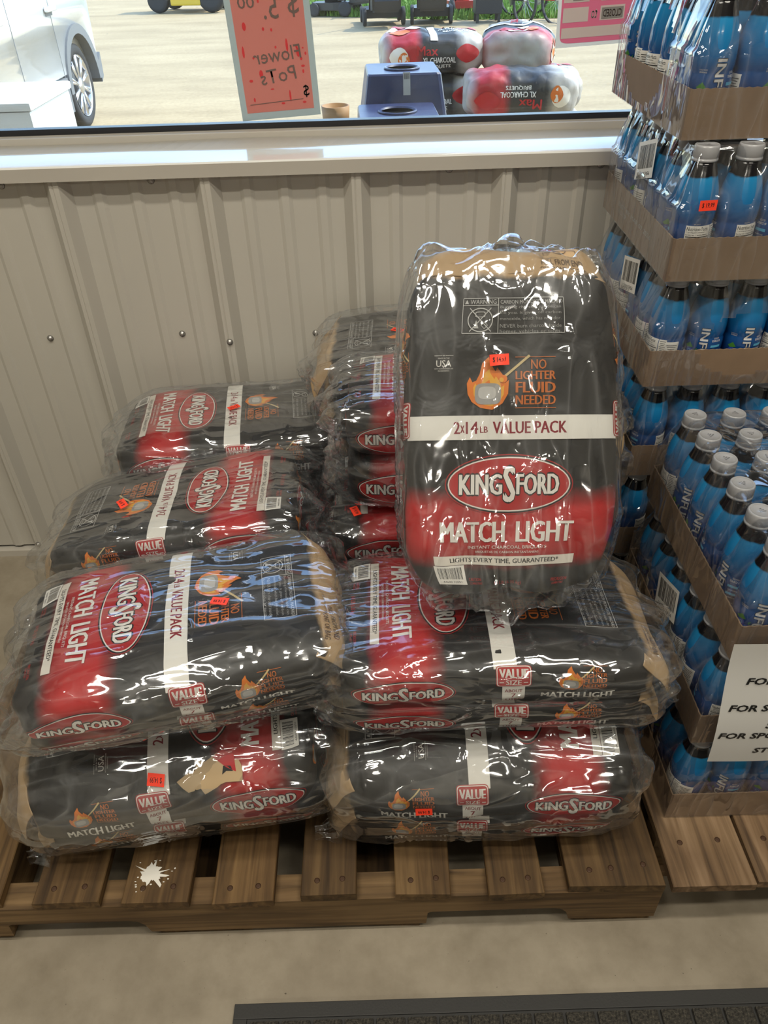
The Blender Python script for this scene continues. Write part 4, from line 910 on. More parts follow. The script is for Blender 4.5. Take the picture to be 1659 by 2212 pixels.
BART = art_mesh('bottle_print', ba.build(0.004), on_bottle, 0.0003, 0.00012)
b0 = empty('drink_bottle'); bb = link('bottle_body', BODY, b0); link('label_print', BART, bb); cc = link('cap', CAP, b0); link('cap_print', CAPART, cc)
ORD = ['first', 'second', 'third', 'fourth', 'fifth', 'sixth']
bcount = 0
def bottle(loc, rz, label, group):
    global bcount
    o = b0 if bcount == 0 else copy_tree(b0); bcount += 1
    o.location = loc; o.rotation_euler = (0, 0, rz); tag(o, label, 'bottle', group)
TW, TD, TH = 4 * BP + 0.006, 6 * BP + 0.006, 0.068
def serrated(w_, h, teeth=0.006):
    pts = [(-w_ / 2, 0), (w_ / 2, 0)]; n = int(w_ / teeth)
    for k in range(n, -1, -1): pts.append((-w_ / 2 + w_ * k / n, h - (0.0012 if k % 2 else 0)))
    return pts
def tray_film(hole):
    nper, W2, D2 = 120, TW / 2 + 0.0015, TD / 2 + 0.0015
    prof = [(0, 0.0005)] + [(0, z) for z in np.linspace(0.006, 0.112, 16)] + [(0.0035 + 0.0205 * q ** 1.2, 0.112 + 0.075 * q) for q in np.linspace(0.06, 1, 12)] + [(0.027, 0.1915)] + [(0.04 + 0.10 * q, 0.1935) for q in np.linspace(0, 1, 9)]
    per = []
    tot = 2 * (TW + TD)
    for k in range(nper):
        s = tot * k / nper
        if s < TD: per.append((-1, s / TD * 2 - 1, 'L'))
        elif s < TD + TW: per.append(((s - TD) / TW * 2 - 1, 1, 'B'))
        elif s < 2 * TD + TW: per.append((1, 1 - (s - TD - TW) / TD * 2, 'R'))
        else: per.append((1 - (s - 2 * TD - TW) / TW * 2, -1, 'F'))
    V = []
    for ins, z in prof:
        kx, ky = max(W2 - ins, 0.0), max(D2 - ins, 0.005)
        for u, v, s in per:
            x, y = u * kx, v * ky
            # film hugs the bottles: pulled in between them above the tray
            if z > 0.07 and ins < 0.03:
                q = (y / BP) if s in 'LR' else (x / BP); pull = 0.0035 * (1 - abs(math.cos(math.pi * q))) * min((z - 0.07) / 0.05, 1)
                if s in 'LR': x -= math.copysign(pull, x)
                else: y -= math.copysign(pull, y)
            V.append((x, y, z))
    V = np.array(V); nz = vnoise(V * 30, hole[1] if hole else 3); V[:, 0] += 0.0007 * nz; V[:, 1] += 0.0007 * vnoise(V * 30 + 5, 8)
    F = []
    for i in range(len(prof) - 1):
        for k in range(nper):
            a, b = i * nper + k, i * nper + (k + 1) % nper
            c = V[[a, b, b + nper, a + nper]].mean(0)
            if hole:
                kind = hole[0]
                if kind == 'L' and abs(c[0] + W2) < 0.035 and ((c[1] - 0.03) / 0.115) ** 2 + ((c[2] - 0.085) / 0.072) ** 2 < 1: continue
                if kind == 'F' and abs(c[1] + D2) < 0.03 and ((c[0] - 0.03) / 0.085) ** 2 + ((c[2] - 0.075) / 0.055) ** 2 < 1: continue
            F.append((a, b, b + nper, a + nper))
    return mesh_np('shrink_wrap', V, F, MT['film_tray'])
def tray(x0, y0, z0, label, where, rows, hole=None, rz=0.0, sticker=None, stamp=None, seed=0):
    cx, cy = x0 + TW / 2, y0 + TD / 2
    t = empty('drink_tray', (cx, cy, z0), (0, 0, rz)); tag(t, label, 'drink tray', 'shrink-wrapped trays of blue drinks')
    box_obj('tray_base', (0, 0, 0.0025), (TW - 0.002, TD - 0.002, 0.003), MT['cardboard'], t)
    for nm, w_, h, loc, rot in (('front_panel', TW, TH, (0, -TD / 2 + 0.001, 0.001), 0), ('back_panel', TW, TH, (0, TD / 2 - 0.001, 0.001), 0), ('side_panel', TD - 0.004, TH, (-TW / 2 + 0.001, 0, 0.001), 90), ('side_panel', TD - 0.004, TH, (TW / 2 - 0.001, 0, 0.001), 90)):
        bm = bmesh.new(); add_prism(bm, serrated(w_, h), -0.001, 0.001, 'Y'); o = link(nm, bm_mesh(nm, bm, MT['cardboard']), t); o.location = loc; o.rotation_euler = (0, 0, R(rot))
        if nm == 'side_panel' and loc[0] < 0 and stamp:
            a = Art(); a.text(stamp, 0, 0.036, 0.20, 0.0075, 'grey', 0, 0.0); a.text('05:21 3 SP', -0.07, 0.025, 0.05, 0.0075, 'grey', 0, 0.0)
            link('date_stamp', art_mesh('date_stamp', a.build(), plane_fn((-TW / 2, 0, 0), (0, -1, 0), (0, 0, 1)), 0.0004), t)
    link('shrink_wrap', tray_film((hole, seed + 3) if hole else None), t)
    if sticker:
        a = Art(); a.add(m_barcode(0.092, 0.060, seed + 5, caption='1200017456')); a.text('30824 20 25', -.012, -.027, .05, .0045, 'ink', 5, .01)
        a.items = [(V, T, c, max(l - 4, 0)) for V, T, c, l in a.items]
        sy, sz, tilt = sticker; c, s = math.cos(R(tilt)), math.sin(R(tilt))
        link('barcode_label', art_mesh('barcode_label', a.build(), plane_fn((-TW / 2 - 0.0016 + max(0, sz - .112) * 0.25, sy, sz), (0, -c, s), (0.08, s * 0.98, c * 0.98)), 0.0015), t)
    Mz = Matrix.Rotation(rz, 3, 'Z'); rnd = random.Random(seed)
    for i in range(4):
        for j in range(6):
            if not rows(i, j): continue
            p = Mz @ Vector((-TW / 2 + 0.003 + BP * (i + .5), -TD / 2 + 0.003 + BP * (j + .5), 0)) + Vector((cx, cy, z0 + 0.0042))
            ang = rnd.uniform(0, 6.28)
            if j == 0 or i == 0: ang = FACE.get((where, i, j), ang)
            bottle(p, ang, 'blue drink bottle, %s from left, %s from front, %s' % (ORD[i], ORD[j], where), 'blue drink bottles in shrink-wrapped trays')
A_ = -math.pi / 2
FACE = {('in lowest front tray', 0, 0): A_ + 1.9, ('in middle front tray', 0, 0): A_ - 2.6, ('in top front tray', 0, 0): A_ + 0.0 - 0.35, ('in top front tray', 1, 0): A_ + 2.6,
        ('in lowest visible rear tray', 0, 0): A_ + 2.35, ('in lowest visible rear tray', 1, 0): A_ - 0.35, ('in lowest visible rear tray', 2, 0): A_ - 0.1,
        ('in middle rear tray', 0, 0): A_ - 2.55, ('in middle rear tray', 1, 0): A_ + 3.0 - 5.2, ('in topmost rear tray', 0, 0): A_ + 0.1, ('in topmost rear tray', 1, 0): A_ + 1.0, ('in topmost rear tray', 0, 3): A_ + 2.4, ('in topmost rear tray', 0, 2): A_ + 2.2}
edge = lambda i, j: i < 2 or j < 2
LV = 0.197
tray(0.474, 0.728, DECK + 0.0005, 'shrink-wrapped tray of blue drinks, lowest of the front stack on the pallet', 'in lowest front tray', edge, None, 0, None, None, 1)
tray(0.481, 0.740, DECK + LV, 'shrink-wrapped tray of blue drinks, middle of the front stack behind the paper notice', 'in middle front tray', edge, None, 0, (0.005, 0.125, 20), None, 2)
tray(0.492, 0.742, DECK + 2 * LV, 'shrink-wrapped tray of blue drinks with all caps showing, top of the front stack', 'in top front tray', lambda i, j: True, None, R(0.6), None, None, 3)
for k in range(3):
    tray(0.468, 1.205, DECK + k * LV + 0.0005, 'tray of blue drinks in the rear stack, %s layer from the pallet' % ORD[k], 'in rear tray on %s layer' % ORD[k], (lambda i, j: i < 1) if k < 2 else edge, None, 0, None, None, 10 + k)
tray(0.463, 1.198, DECK + 3 * LV, 'tray of blue drinks in the rear stack, beside the top of the upright charcoal pack', 'in lowest visible rear tray', edge, 'F', 0, (-0.02, 0.135, 14), 'BEST BY MAR 07 2026', 4)
tray(0.457, 1.180, DECK + 4 * LV, 'tray of blue drinks with orange price sticker, second from top of the rear stack', 'in middle rear tray', edge, None, 0, (0.0, 0.135, 16), 'BEST BY MAR 07 2026', 5)
tray(0.455, 1.225, DECK + 5 * LV, 'tray of blue drinks with oval hole in its wrap, topmost of the rear stack', 'in topmost rear tray', lambda i, j: True, 'L', 0, None, None, 6)
# price sticker on the front corner bottle of the rear tray
pa = Art(); pa.rect(0, 0, 0.026, 0.015, 'sticker', 0); pa.text('$ 19.99', 0, 0, 0.018, 0.0075, 'ink', 1, 0.01)
mid = [o for o in bpy.data.objects if o.type == 'EMPTY' and o.get('label', '').startswith('tray of blue drinks with orange')][0]
link('price_sticker', art_mesh('price_sticker', pa.build(), plane_fn((-TW / 2 + 0.003 + BP * .5 + .004, -TD / 2 - 0.0015, 0.118), (1, 0, 0.03), (0, 0.06, 1)), 0.003), mid)

# paper notice hung on the front stack
pn = empty('paper_notice', (0, 0, 0)); tag(pn, 'white paper notice with slanted black capitals on the front drink trays', 'notice')
o_, u_, v_ = Vector((0.505, 0.7235, 0.306)), Vector((0.99, 0.005, -0.005)), Vector((-0.032, -0.010, 0.292)).normalized()
pw, ph = 0.216, 0.285
nu, nv = 12, 16; V = []
for i in range(nv + 1):
    for j in range(nu + 1):
        p = o_ + u_ * pw * j / nu + v_ * ph * i / nv; cv = 0.004 * math.sin(i / nv * 5.5) + 0.002 * math.sin(j / nu * 4); V.append((p.x, p.y - cv - 0.004, p.z))
F = [(i * (nu + 1) + j, i * (nu + 1) + j + 1, (i + 1) * (nu + 1) + j + 1, (i + 1) * (nu + 1) + j) for i in range(nv) for j in range(nu)]
link('sheet', mesh_np('sheet', V, F, MT['paper']), pn)
na = []
for s, x, y in (('FOR', .040, .196), ('S', .095, .160), ('FOR SP', .022, .137), ('ST', .083, .096), ('FOR SPO', .015, .070), ('STO', .075, .028)):
    V2, T2 = text_tris(s, 0.03); lo, hi = V2.min(0), V2.max(0); h = 0.0150; V3 = (V2 - lo) / (hi - lo)[1] * h; V3[:, 0] = V3[:, 0] * 1.15 + V3[:, 1] * 0.22; na.append((V3 + (x - 0.010, y), T2))
def on_notice(W_):
    P = np.array([list(o_ + u_ * a + v_ * b) for a, b in W_]); P[:, 1] -= 0.004 * np.sin(W_[:, 1] / ph * 5.5) + 0.002 * np.sin(W_[:, 0] / pw * 4) + 0.004
    return P, np.tile((0, -1.0, 0), (len(P), 1))
for V3, T2 in na:
    la = Art(); la.tris(V3, T2, 'ink', 0); link('text_line', art_mesh('text_line', la.build(0.012), on_notice, 0.0009), pn)

# ================================================================== SIGNS ON THE GLASS
MT['red_sheet'] = sheet_mat('red_sheet', (0.95, 0.36, 0.30), 0.6); MT['grey_sheet'] = sheet_mat('grey_sheet', (0.42, 0.46, 0.42), 0.4); MT['pink_sheet'] = sheet_mat('pink_sheet', (0.78, 0.20, 0.32), 0.35); MT['pale_sheet'] = sheet_mat('pale_sheet', (0.72, 0.70, 0.64), 0.4)
MT['red_blot'] = sheet_mat('red_blot', (0.85, 0.10, 0.11), 0.5); MT['dark_sheet'] = sheet_mat('dark_ink', (0.22, 0.17, 0.15), 0.35); MT['grey_ink'] = sheet_mat('grey_ink', (0.30, 0.29, 0.27), 0.3)
def layer_mesh(name, art, fn, mats_by_col, parent, off, dl=0.0003, each=False):
    if each:
        for it in art.items:
            one = Art(); one.items = [it]; layer_mesh(name, one, fn, mats_by_col, parent, off, dl)
        return
    V, L, Fc, C = art.build(); P, N = fn(V); used = sorted(set(C.tolist())); rm = {u: i for i, u in enumerate(used)}
    return link(name, mesh_np(name, P + N * (off + dl * L)[:, None], Fc, [mats_by_col.get(PKEYS[u], PMATS[u]) for u in used], [rm[c] for c in C.tolist()]), parent)
GY = GLASS_Y - 0.0012
fs = empty('flower_pot_sign', (-0.2, GY, 1.16)); tag(fs, 'red handwritten price sign taped to the window, seen from behind', 'sign')
def quad_fn(bl, br, tl, tr, y, w_, h):
    bl, br, tl, tr = [np.array((p[0], y, p[1])) for p in (bl, br, tl, tr)]
    def f(V):
        u, v = V[:, :1] / w_, V[:, 1:2] / h; P = bl * (1 - u) * (1 - v) + br * u * (1 - v) + tl * (1 - u) * v + tr * u * v
        return P - np.array((-0.2, GY, 1.16)), np.tile((0, -1.0, 0), (len(V), 1))
    return f
SW, SH = 0.172, 0.252
sf = quad_fn((-0.280, 1.043), (-0.110, 1.052), (-0.291, 1.295), (-0.119, 1.30), GY, SW, SH)
a = Art(); a.rect(SW / 2, SH / 2, SW, SH, 'grey', 0); layer_mesh('backing', a, sf, {'grey': MT['grey_sheet']}, fs, 0.0)
a = Art(); a.rect(SW / 2, SH / 2 + 0.002, SW - 0.026, SH - 0.024, 'red', 0); layer_mesh('red_sheet', a, sf, {'red': MT['red_sheet']}, fs, 0.0006)
a = Art(); rnd = random.Random(8)
for k in range(26):
    a.ell(rnd.uniform(.02, SW - .015), rnd.uniform(.02, SH - .01), rnd.choice((.004, .005, .008)), rnd.choice((.004, .006, .012, .022)) * rnd.uniform(.6, 1.3), 'red', 0, 10)
layer_mesh('red_blots', a, sf, {'red': MT['red_blot']}, fs, 0.0011)['kind'] = 'stuff'
a = Art()
a.text('Flower', 0.093, 0.120, 0.100, 0.026, 'ink', 0, 0.0, mirror=True, rot=4); a.text('PoTs', 0.090, 0.082, 0.076, 0.026, 'ink', 0, 0.0, mirror=True, rot=6)
a.text('$', 0.138, 0.206, 0.022, 0.044, 'ink', 0, 0.0, mirror=True); a.text('5.', 0.092, 0.203, 0.030, 0.040, 'ink', 0, 0.0, mirror=True); a.text('00', 0.044, 0.214, 0.034, 0.020, 'ink', 0, 0.0, mirror=True)
a.text('$', SW - 0.026, 0.048, 0.013, 0.024, 'ink', 0, 0.02, mirror=True); a.line(0.022, 0.030, SW - 0.034, 0.034, 0.0012, 'ink', 0)
layer_mesh('sign_word', a, sf, {'ink': MT['dark_sheet']}, fs, 0.0014, each=True)
hs = empty('opening_hours_sign', (-0.2, GY, 1.16)); tag(hs, 'pink and white opening hours sign on the window, seen from behind', 'sign')
HW, HH = 0.36, 0.26
hf = quad_fn((0.386, 1.162), (0.742, 1.178), (0.379, 1.415), (0.735, 1.425), GY, HW, HH)
a = Art(); a.rect(HW / 2, HH / 2, HW, HH, 'white', 0); layer_mesh('sign_board', a, hf, {'white': MT['pale_sheet']}, hs, 0.0)
a = Art(); a.ell(HW / 2, HH / 2, HW - 0.014, HH - 0.014, 'pink', 0, 60, 22); layer_mesh('pink_panel', a, hf, {'pink': MT['pink_sheet']}, hs, 0.0006)
a = Art()
for cx, cy, w_, h in ((0.037, 0.058, 0.052, 0.026), (0.112, 0.058, 0.050, 0.026), (0.037, 0.094, 0.052, 0.028), (0.112, 0.094, 0.050, 0.028), (0.037, 0.132, 0.052, 0.028), (0.112, 0.132, 0.050, 0.028), (0.175, 0.026, 0.33, 0.019)):
    a.rect(cx, cy, w_, h, 'white', 0)
layer_mesh('hour_box', a, hf, {'white': MT['pale_sheet']}, hs, 0.0011, each=True)
a = Art()
for s, cx, cy, w_ in (('to', .075, .058, .013), ('to', .075, .094, .013), ('Sun.', .166, .058, .044), ('Sat.', .166, .094, .042)): a.text(s, cx, cy, w_, 0.016, 'white', 0, 0.02, mirror=True)
layer_mesh('white_word', a, hf, {'white': MT['pale_sheet']}, hs, 0.0014, each=True)
a = Art(); a.rect(0.112, 0.0575, 0.044, 0.020, 'lightgrey', 0); a.text('CLOSED', 0.112, 0.0575, 0.038, 0.013, 'grey', 1, 0.02, mirror=True)
for cx, s in ((0.040, '5:'), (0.114, '9:')): a.rect(cx, 0.094, 0.021, 0.022, 'lightgrey', 0); a.text(s, cx, 0.094, 0.012, 0.015, 'grey', 1, 0.02, mirror=True)
layer_mesh('hour_plate', a, hf, {'lightgrey': MT['grey_ink'], 'grey': MT['dark_sheet']}, hs, 0.0017, each=True)

# ================================================================== OUTSIDE BY THE WINDOW
bn = empty('display_bench', (0, 0, 0)); tag(bn, 'weathered display bench outside under the window', 'bench')
for k in range(3): board('bench_slat', (-0.6, 2.05 + 0.15 * k), (0.62, 2.05 + 0.15 * k), 0.13, 0.80, 0.825, MT['pallet'], bn, (), 0, .001, 90 + k)
for x in (-0.52, 0.54):
    for y in (2.03, 2.37): box_obj('leg', (x, y, 0.40), (0.05, 0.05, 0.80), MT['pallet'], bn)
def planter(name, label, cx, cy, z0, w0, w1, h, rz):
    t = empty(name, (cx, cy, z0), (0, 0, rz)); tag(t, label, 'planter', 'upturned blue planter boxes')
    bm = bmesh.new(); n = 8; rings = []
    r_ = 0.010
    def ring(w_, z, c=0.14):
        h_ = w_ / 2; q = []
        for sx, sy in ((1, 1), (-1, 1), (-1, -1), (1, -1)):
            for a_ in range(3):
                th = math.atan2(sy, sx) + (a_ - 1) * math.pi / 4; q.append(bm.verts.new((sx * (h_ - r_) + r_ * math.cos(th), sy * (h_ - r_) + r_ * math.sin(th), z)))
        return q
    R0, R1, R2 = ring(w0, 0), ring(w1, h - 0.004), ring(w1 - 0.006, h)
    for A0, B0 in ((R0, R1), (R1, R2)):
        for k in range(12): bm.faces.new((A0[k], A0[(k + 1) % 12], B0[(k + 1) % 12], B0[k]))
    # top with round hole
    rad = w1 * 0.20; N_ = 24; circ = [bm.verts.new((rad * math.cos(2 * math.pi * k / N_), rad * math.sin(2 * math.pi * k / N_), h - 0.002)) for k in range(N_)]
    for k in range(12):
        a0, a1 = R2[k], R2[(k + 1) % 12]; c0, c1, c2 = circ[(2 * k + 2) % N_], circ[(2 * k + 3) % N_], circ[(2 * k + 4) % N_]
        bm.faces.new((a0, a1, c2, c1, c0))
    bmesh.ops.recalc_face_normals(bm, faces=bm.faces[:]); link('shell', bm_mesh('shell', bm, MT['blue_box']), t)
    bm = bmesh.new(); add_lathe(bm, [(rad * 1.02, h - 0.003), (rad * 0.9, h - 0.02), (0.001, h - 0.021)], 24); link('recess', bm_mesh('recess', bm, MT['hole']), t)
    bm = bmesh.new(); add_lathe(bm, [(rad * 1.25, h - 0.001), (rad * 1.22, h + 0.003), (rad * 1.1, h + 0.003), (rad * 1.08, h - 0.001)], 24); link('rim', bm_mesh('rim', bm, MT['blue_box']), t)
    a = Art(); a.rect(0, 0, 0.018, 0.05, 'lightgrey', 0)
    for k in range(7): a.rect(-0.006 + 0.002 * k, 0.016, 0.001, 0.012, 'ink', 1)
    link('price_tag', art_mesh('price_tag', a.build(), plane_fn((0.005, -(w1 / 2 + (w0 - w1) / 2 * .1), h - 0.022), (1, 0, 0), (0, (w0 - w1) / 2 / h, 1)), 0.002), t)
    return t
planter('planter_box', 'tall upturned dark blue planter box with taped tag outside the window', 0.082, 2.275, 0.825, 0.262, 0.186, 0.252, R(2))
planter('planter_box', 'low upturned dark blue planter box in front of the tall one', 0.063, 2.055, 0.825, 0.21, 0.190, 0.192, R(1.5))
bm = bmesh.new(); add_lathe(bm, [(0.024, 0.0), (0.033, 0.175), (0.0345, 0.20), (0.031, 0.20), (0.028, 0.16), (0.001, 0.15)], 28)
o = link('tan_pot', bm_mesh('tan_pot', bm, MT['terracotta'])); o.location = (-0.088, 2.1, 0.825); tag(o, 'small round tan pot beside the blue planter boxes', 'pot')
wb_ = empty('white_cabinet', (-1.17, 2.45, 0)); tag(wb_, 'white enamel cabinet corner outside at the window edge', 'cabinet')
box_obj('body', (0, 0, 0.49), (0.66, 0.36, 0.98), MT['whitebox'], wb_, 0.012); box_obj('lid', (0, 0, 0.992), (0.675, 0.375, 0.022), MT['whitebox'], wb_, 0.008)
wb_.location = (-1.285, 2.585, 0)

# outdoor charcoal bags on a pallet
pa3 = empty('wooden_pallet', (0, 0, 0)); tag(pa3, 'outdoor wooden pallet under the red and black charcoal bags', 'pallet', 'wooden pallets')
for k in range(7): board('deck_board', (0.02 + 0.15 * k, 3.35), (0.02 + 0.15 * k, 4.25), 0.10, 0.11, 0.13, MT['pallet'], pa3, (), 0, .001, 110 + k)
for y in (3.37, 3.78, 4.18): stringer('stringer', -0.04, 0.98, y, y + .045, 0.0, 0.11, [(.1, .3), (.6, .8)], pa3, MT['pallet_x'])
OB = Pillow(0.225, 0.16, 0.085, 3.0, 5.0)
oa = Art()
oa.rect(0.0, 0, 0.032, 0.30, 'white', 1); oa.text('Max', 0.10, 0.03, 0.10, 0.05, 'red', 2, 0.03); oa.text('XL CHARCOAL', 0.10, -0.025, 0.15, 0.025, 'white', 2, 0.03); oa.text('BRIQUETS', 0.10, -0.06, 0.11, 0.022, 'white', 2, 0.03)
for k, (cx, cy, w_, h, c) in enumerate(((-.12, .05, .10, .07, 'red'), (-.14, -.06, .09, .06, 'orange'), (-.08, -.02, .07, .05, 'white'), (-.17, .0, .05, .09, 'cream'), (.18, .06, .06, .05, 'red'))): oa.ell(cx, cy, w_, h, c, 1, 14, 1.6)
oside = Art(); oside.text('Max', -0.03, 0.022, 0.09, 0.034, 'red', 2, 0.03); oside.text('XL CHARCOAL', 0.02, -0.012, 0.14, 0.02, 'white', 2, 0.03); oside.text('BRIQUETS', 0.02, -0.038, 0.10, 0.018, 'white', 2, 0.03)
oside.ell(-.15, .0, .08, .08, 'cream', 1, 14, 1.7); oside.ell(-.13, -.01, .05, .06, 'orange', 2, 14, 1.7); oside.ell(.14, .01, .10, .07, 'red', 1, 14, 1.6)
oab, osb = oa.build(0.02), oside.build(0.02)
def outdoor_bag(label, loc, rz, seed, flip=False):
    t = empty('charcoal_bag', loc, (math.pi if flip else 0, 0, rz)); tag(t, label, 'charcoal bag', 'charcoal bags stacked outside')
    P, F = OB.grid(80, 64)
    def fn(P, N): return P + N * (0.009 * vnoise(P * 14, seed) + 0.0055 * vnoise(P * 32, seed + 1))[:, None]
    N = OB.normal(P); me = mesh_np('bag_body', fn(P, N), F, MT['bag_out']); at = me.attributes.new('along', 'FLOAT', 'POINT'); at.data.foreach_set('value', (P[:, 0] / 0.45 + .5).astype(np.float32))
    b = link('bag_body', me, t)
    link('front_print', art_mesh('front_print', oab, lambda V: surf(OB, fn, OB.body(np.clip(V[:, 0], -.22, .22), -V[:, 1])), 0.0025), b)
    q = OB.Pm / 4; link('side_print', art_mesh('side_print', osb, lambda V: surf(OB, fn, OB.body(np.clip(V[:, 0], -.22, .22), q - V[:, 1])), 0.0025), b); link('side_print', art_mesh('side_print', osb, lambda V: surf(OB, fn, OB.body(np.clip(-V[:, 0], -.22, .22), -q + V[:, 1])), 0.0025), b)
    return t
zb = 0.13 + 0.097
k = 0
for lev in range(3):
    for x, y in ((0.25, 3.58), (0.72, 3.58), (0.25, 3.95), (0.72, 3.95)):
        outdoor_bag('outdoor charcoal bag, %s layer, %s %s of the outside stack' % (ORD[lev], 'front' if y < 3.7 else 'rear', 'left' if x < .5 else 'right'), (x, y, zb + 0.183 * lev + (0.012 * lev if y < 3.7 else 0)), R((lev * 7) % 5 - 2), 300 + k); k += 1
outdoor_bag('outdoor charcoal bag with upside-down print, nearest the window at right', (0.61, 3.56, zb + 0.190 * 3 + .008), R(-3), 340, True)
outdoor_bag('red and black outdoor charcoal bag with white band, upper left of the stack', (0.27, 3.93, zb + 0.178 * 4 - .03), R(2), 341)
outdoor_bag('outdoor charcoal bag turned end-on, upper right of the stack', (0.66, 3.98, zb + 0.178 * 4 - .03), R(80), 342)
outdoor_bag('pale outdoor charcoal bag half hidden behind the tall blue planter', (0.27, 3.93, zb + 0.178 * 3 - .012), R(-2), 343)
outdoor_bag('outdoor charcoal bag carrying the end-on bag of the stack', (0.72, 3.96, zb + 0.178 * 3 - .012), R(1), 344)

# ================================================================== CAR
car = empty('white_car', (0, 0, 0)); tag(car, 'white sport utility car with grey lower cladding parked outside', 'car')
CX, RY = -2.40, 7.40      # right flank plane, rear wheel centre
WR = 0.315
def arch(cy, r, n=14, z=WR): return [(cy + r * math.cos(th), z + r * math.sin(th)) for th in np.linspace(math.pi, 0, n)]
fy = RY - 2.75
body = [(fy - 0.95, 0.42)] + [(fy - 0.41, 0.42)] + arch(fy, 0.40)[1:-1] + [(fy + .41, 0.42), (RY - 0.41, 0.42)] + arch(RY, 0.40)[1:-1] + [(RY + .41, 0.42), (RY + 0.50, 0.48), (RY + 0.54, 0.95), (RY + 0.46, 1.08), (fy - 0.35, 1.06), (fy - 0.9, 0.86), (fy - 1.0, 0.6)]
bm = bmesh.new(); add_prism(bm, body, CX - 1.78, CX, 'X'); bmesh.ops.bevel(bm, geom=[e for e in bm.edges if abs(e.verts[0].co.x - e.verts[1].co.x) < 1e-6], offset=0.035, segments=3, affect='EDGES')
link('car_body', bm_mesh('car_body', bm, MT['white_paint'], True), car)
roof = [(fy + 0.25, 1.07), (fy + 0.95, 1.55), (RY + 0.05, 1.58), (RY + 0.40, 1.10)]
bm = bmesh.new(); add_prism(bm, [(y, z) for y, z in roof], CX - 1.62, CX - 0.16, 'X'); link('cabin_glass', bm_mesh('cabin_glass', bm, MT['darkglass']), car)
bm = bmesh.new(); add_prism(bm, [(fy + 0.85, 1.545), (RY + 0.1, 1.57), (RY + 0.0, 1.62), (fy + 1.0, 1.60)], CX - 1.6, CX - 0.18, 'X'); link('roof_panel', bm_mesh('roof_panel', bm, MT['white_paint']), car)
bm = bmesh.new()
add_prism(bm, [(fy + 0.46, 0.20), (RY - 0.46, 0.20), (RY - 0.46, 0.44), (fy + 0.46, 0.44)], CX - 1.70, CX + 0.012, 'X'); add_prism(bm, [(RY + 0.43, 0.28), (RY + 0.50, 0.32), (RY + 0.52, 0.50), (RY + 0.43, 0.44)], CX - 1.7, CX + 0.012, 'X')
link('lower_cladding', bm_mesh('lower_cladding', bm, MT['clad']), car)
for cy in (fy, RY):
    bm = bmesh.new(); o1, i1 = arch(cy, 0.445, 20), arch(cy, 0.375, 20); pts = o1 + i1[::-1]
    add_prism(bm, pts, CX - 0.06, CX + 0.016, 'X'); link('arch_trim', bm_mesh('arch_trim', bm, MT['clad']), car)
    bm = bmesh.new(); add_prism(bm, arch(cy, 0.385, 16) , CX - 0.45, CX - 0.30, 'X'); link('wheel_well', bm_mesh('wheel_well', bm, MT['tyre']), car)
    for sx, xx in ((1, CX - 0.03), (-1, CX - 1.75)):
        rot = Matrix.Translation((xx, cy, WR)) @ Matrix.Rotation(R(90) * sx, 4, 'Y')
        bm = bmesh.new(); add_lathe(bm, [(0.22, -0.20), (0.28, -0.215), (0.305, -0.19), (WR, -0.15), (WR, -0.06), (0.305, -0.015), (0.28, 0.0), (0.232, -0.008), (0.222, -0.02)], 48, 0, rot, False); wh = link('wheel', bm_mesh('wheel', bm, MT['tyre']), car)
        bm = bmesh.new(); add_lathe(bm, [(0.228, -0.004), (0.218, -0.012), (0.212, -0.10)], 40, 0, rot, False)
        for k in range(10):
            th = 2 * math.pi * k / 10
            for dd in (-0.07, 0.07):
                p0 = rot @ Vector((0.05 * math.cos(th), 0.05 * math.sin(th), -0.02)); p1 = rot @ Vector((0.228 * math.cos(th + dd), 0.228 * math.sin(th + dd), -0.018)); add_tube(bm, p0, p1, 0.011, 6)
        add_lathe(bm, [(0.065, -0.03), (0.06, -0.008), (0.001, -0.004)], 20, 0, rot)
        link('rim', bm_mesh('rim', bm, MT['alloy']), wh)
        bm = bmesh.new(); add_lathe(bm, [(0.222, -0.07), (0.001, -0.075)], 30, 0, rot); link('brake_disc', bm_mesh('brake_disc', bm, MT['clad']), wh)
for hy in (RY - 0.50, RY - 1.58):
    bm = bmesh.new(); add_box(bm, (CX + 0.022, hy, 0.90), (0.03, 0.20, 0.035), None, 0.012); link('door_handle', bm_mesh('door_handle', bm, MT['white_paint'], True), car)
    bm = bmesh.new(); add_box(bm, (CX + 0.001, hy, 0.885), (0.004, 0.15, 0.06), None, 0.0015); link('handle_cup', bm_mesh('handle_cup', bm, MT['clad']), car)
for py in (RY - 0.47, RY - 1.30, RY - 2.30): box_obj('door_seam', (CX + 0.0005, py, 0.75), (0.002, 0.008, 0.62), MT['clad'], car)

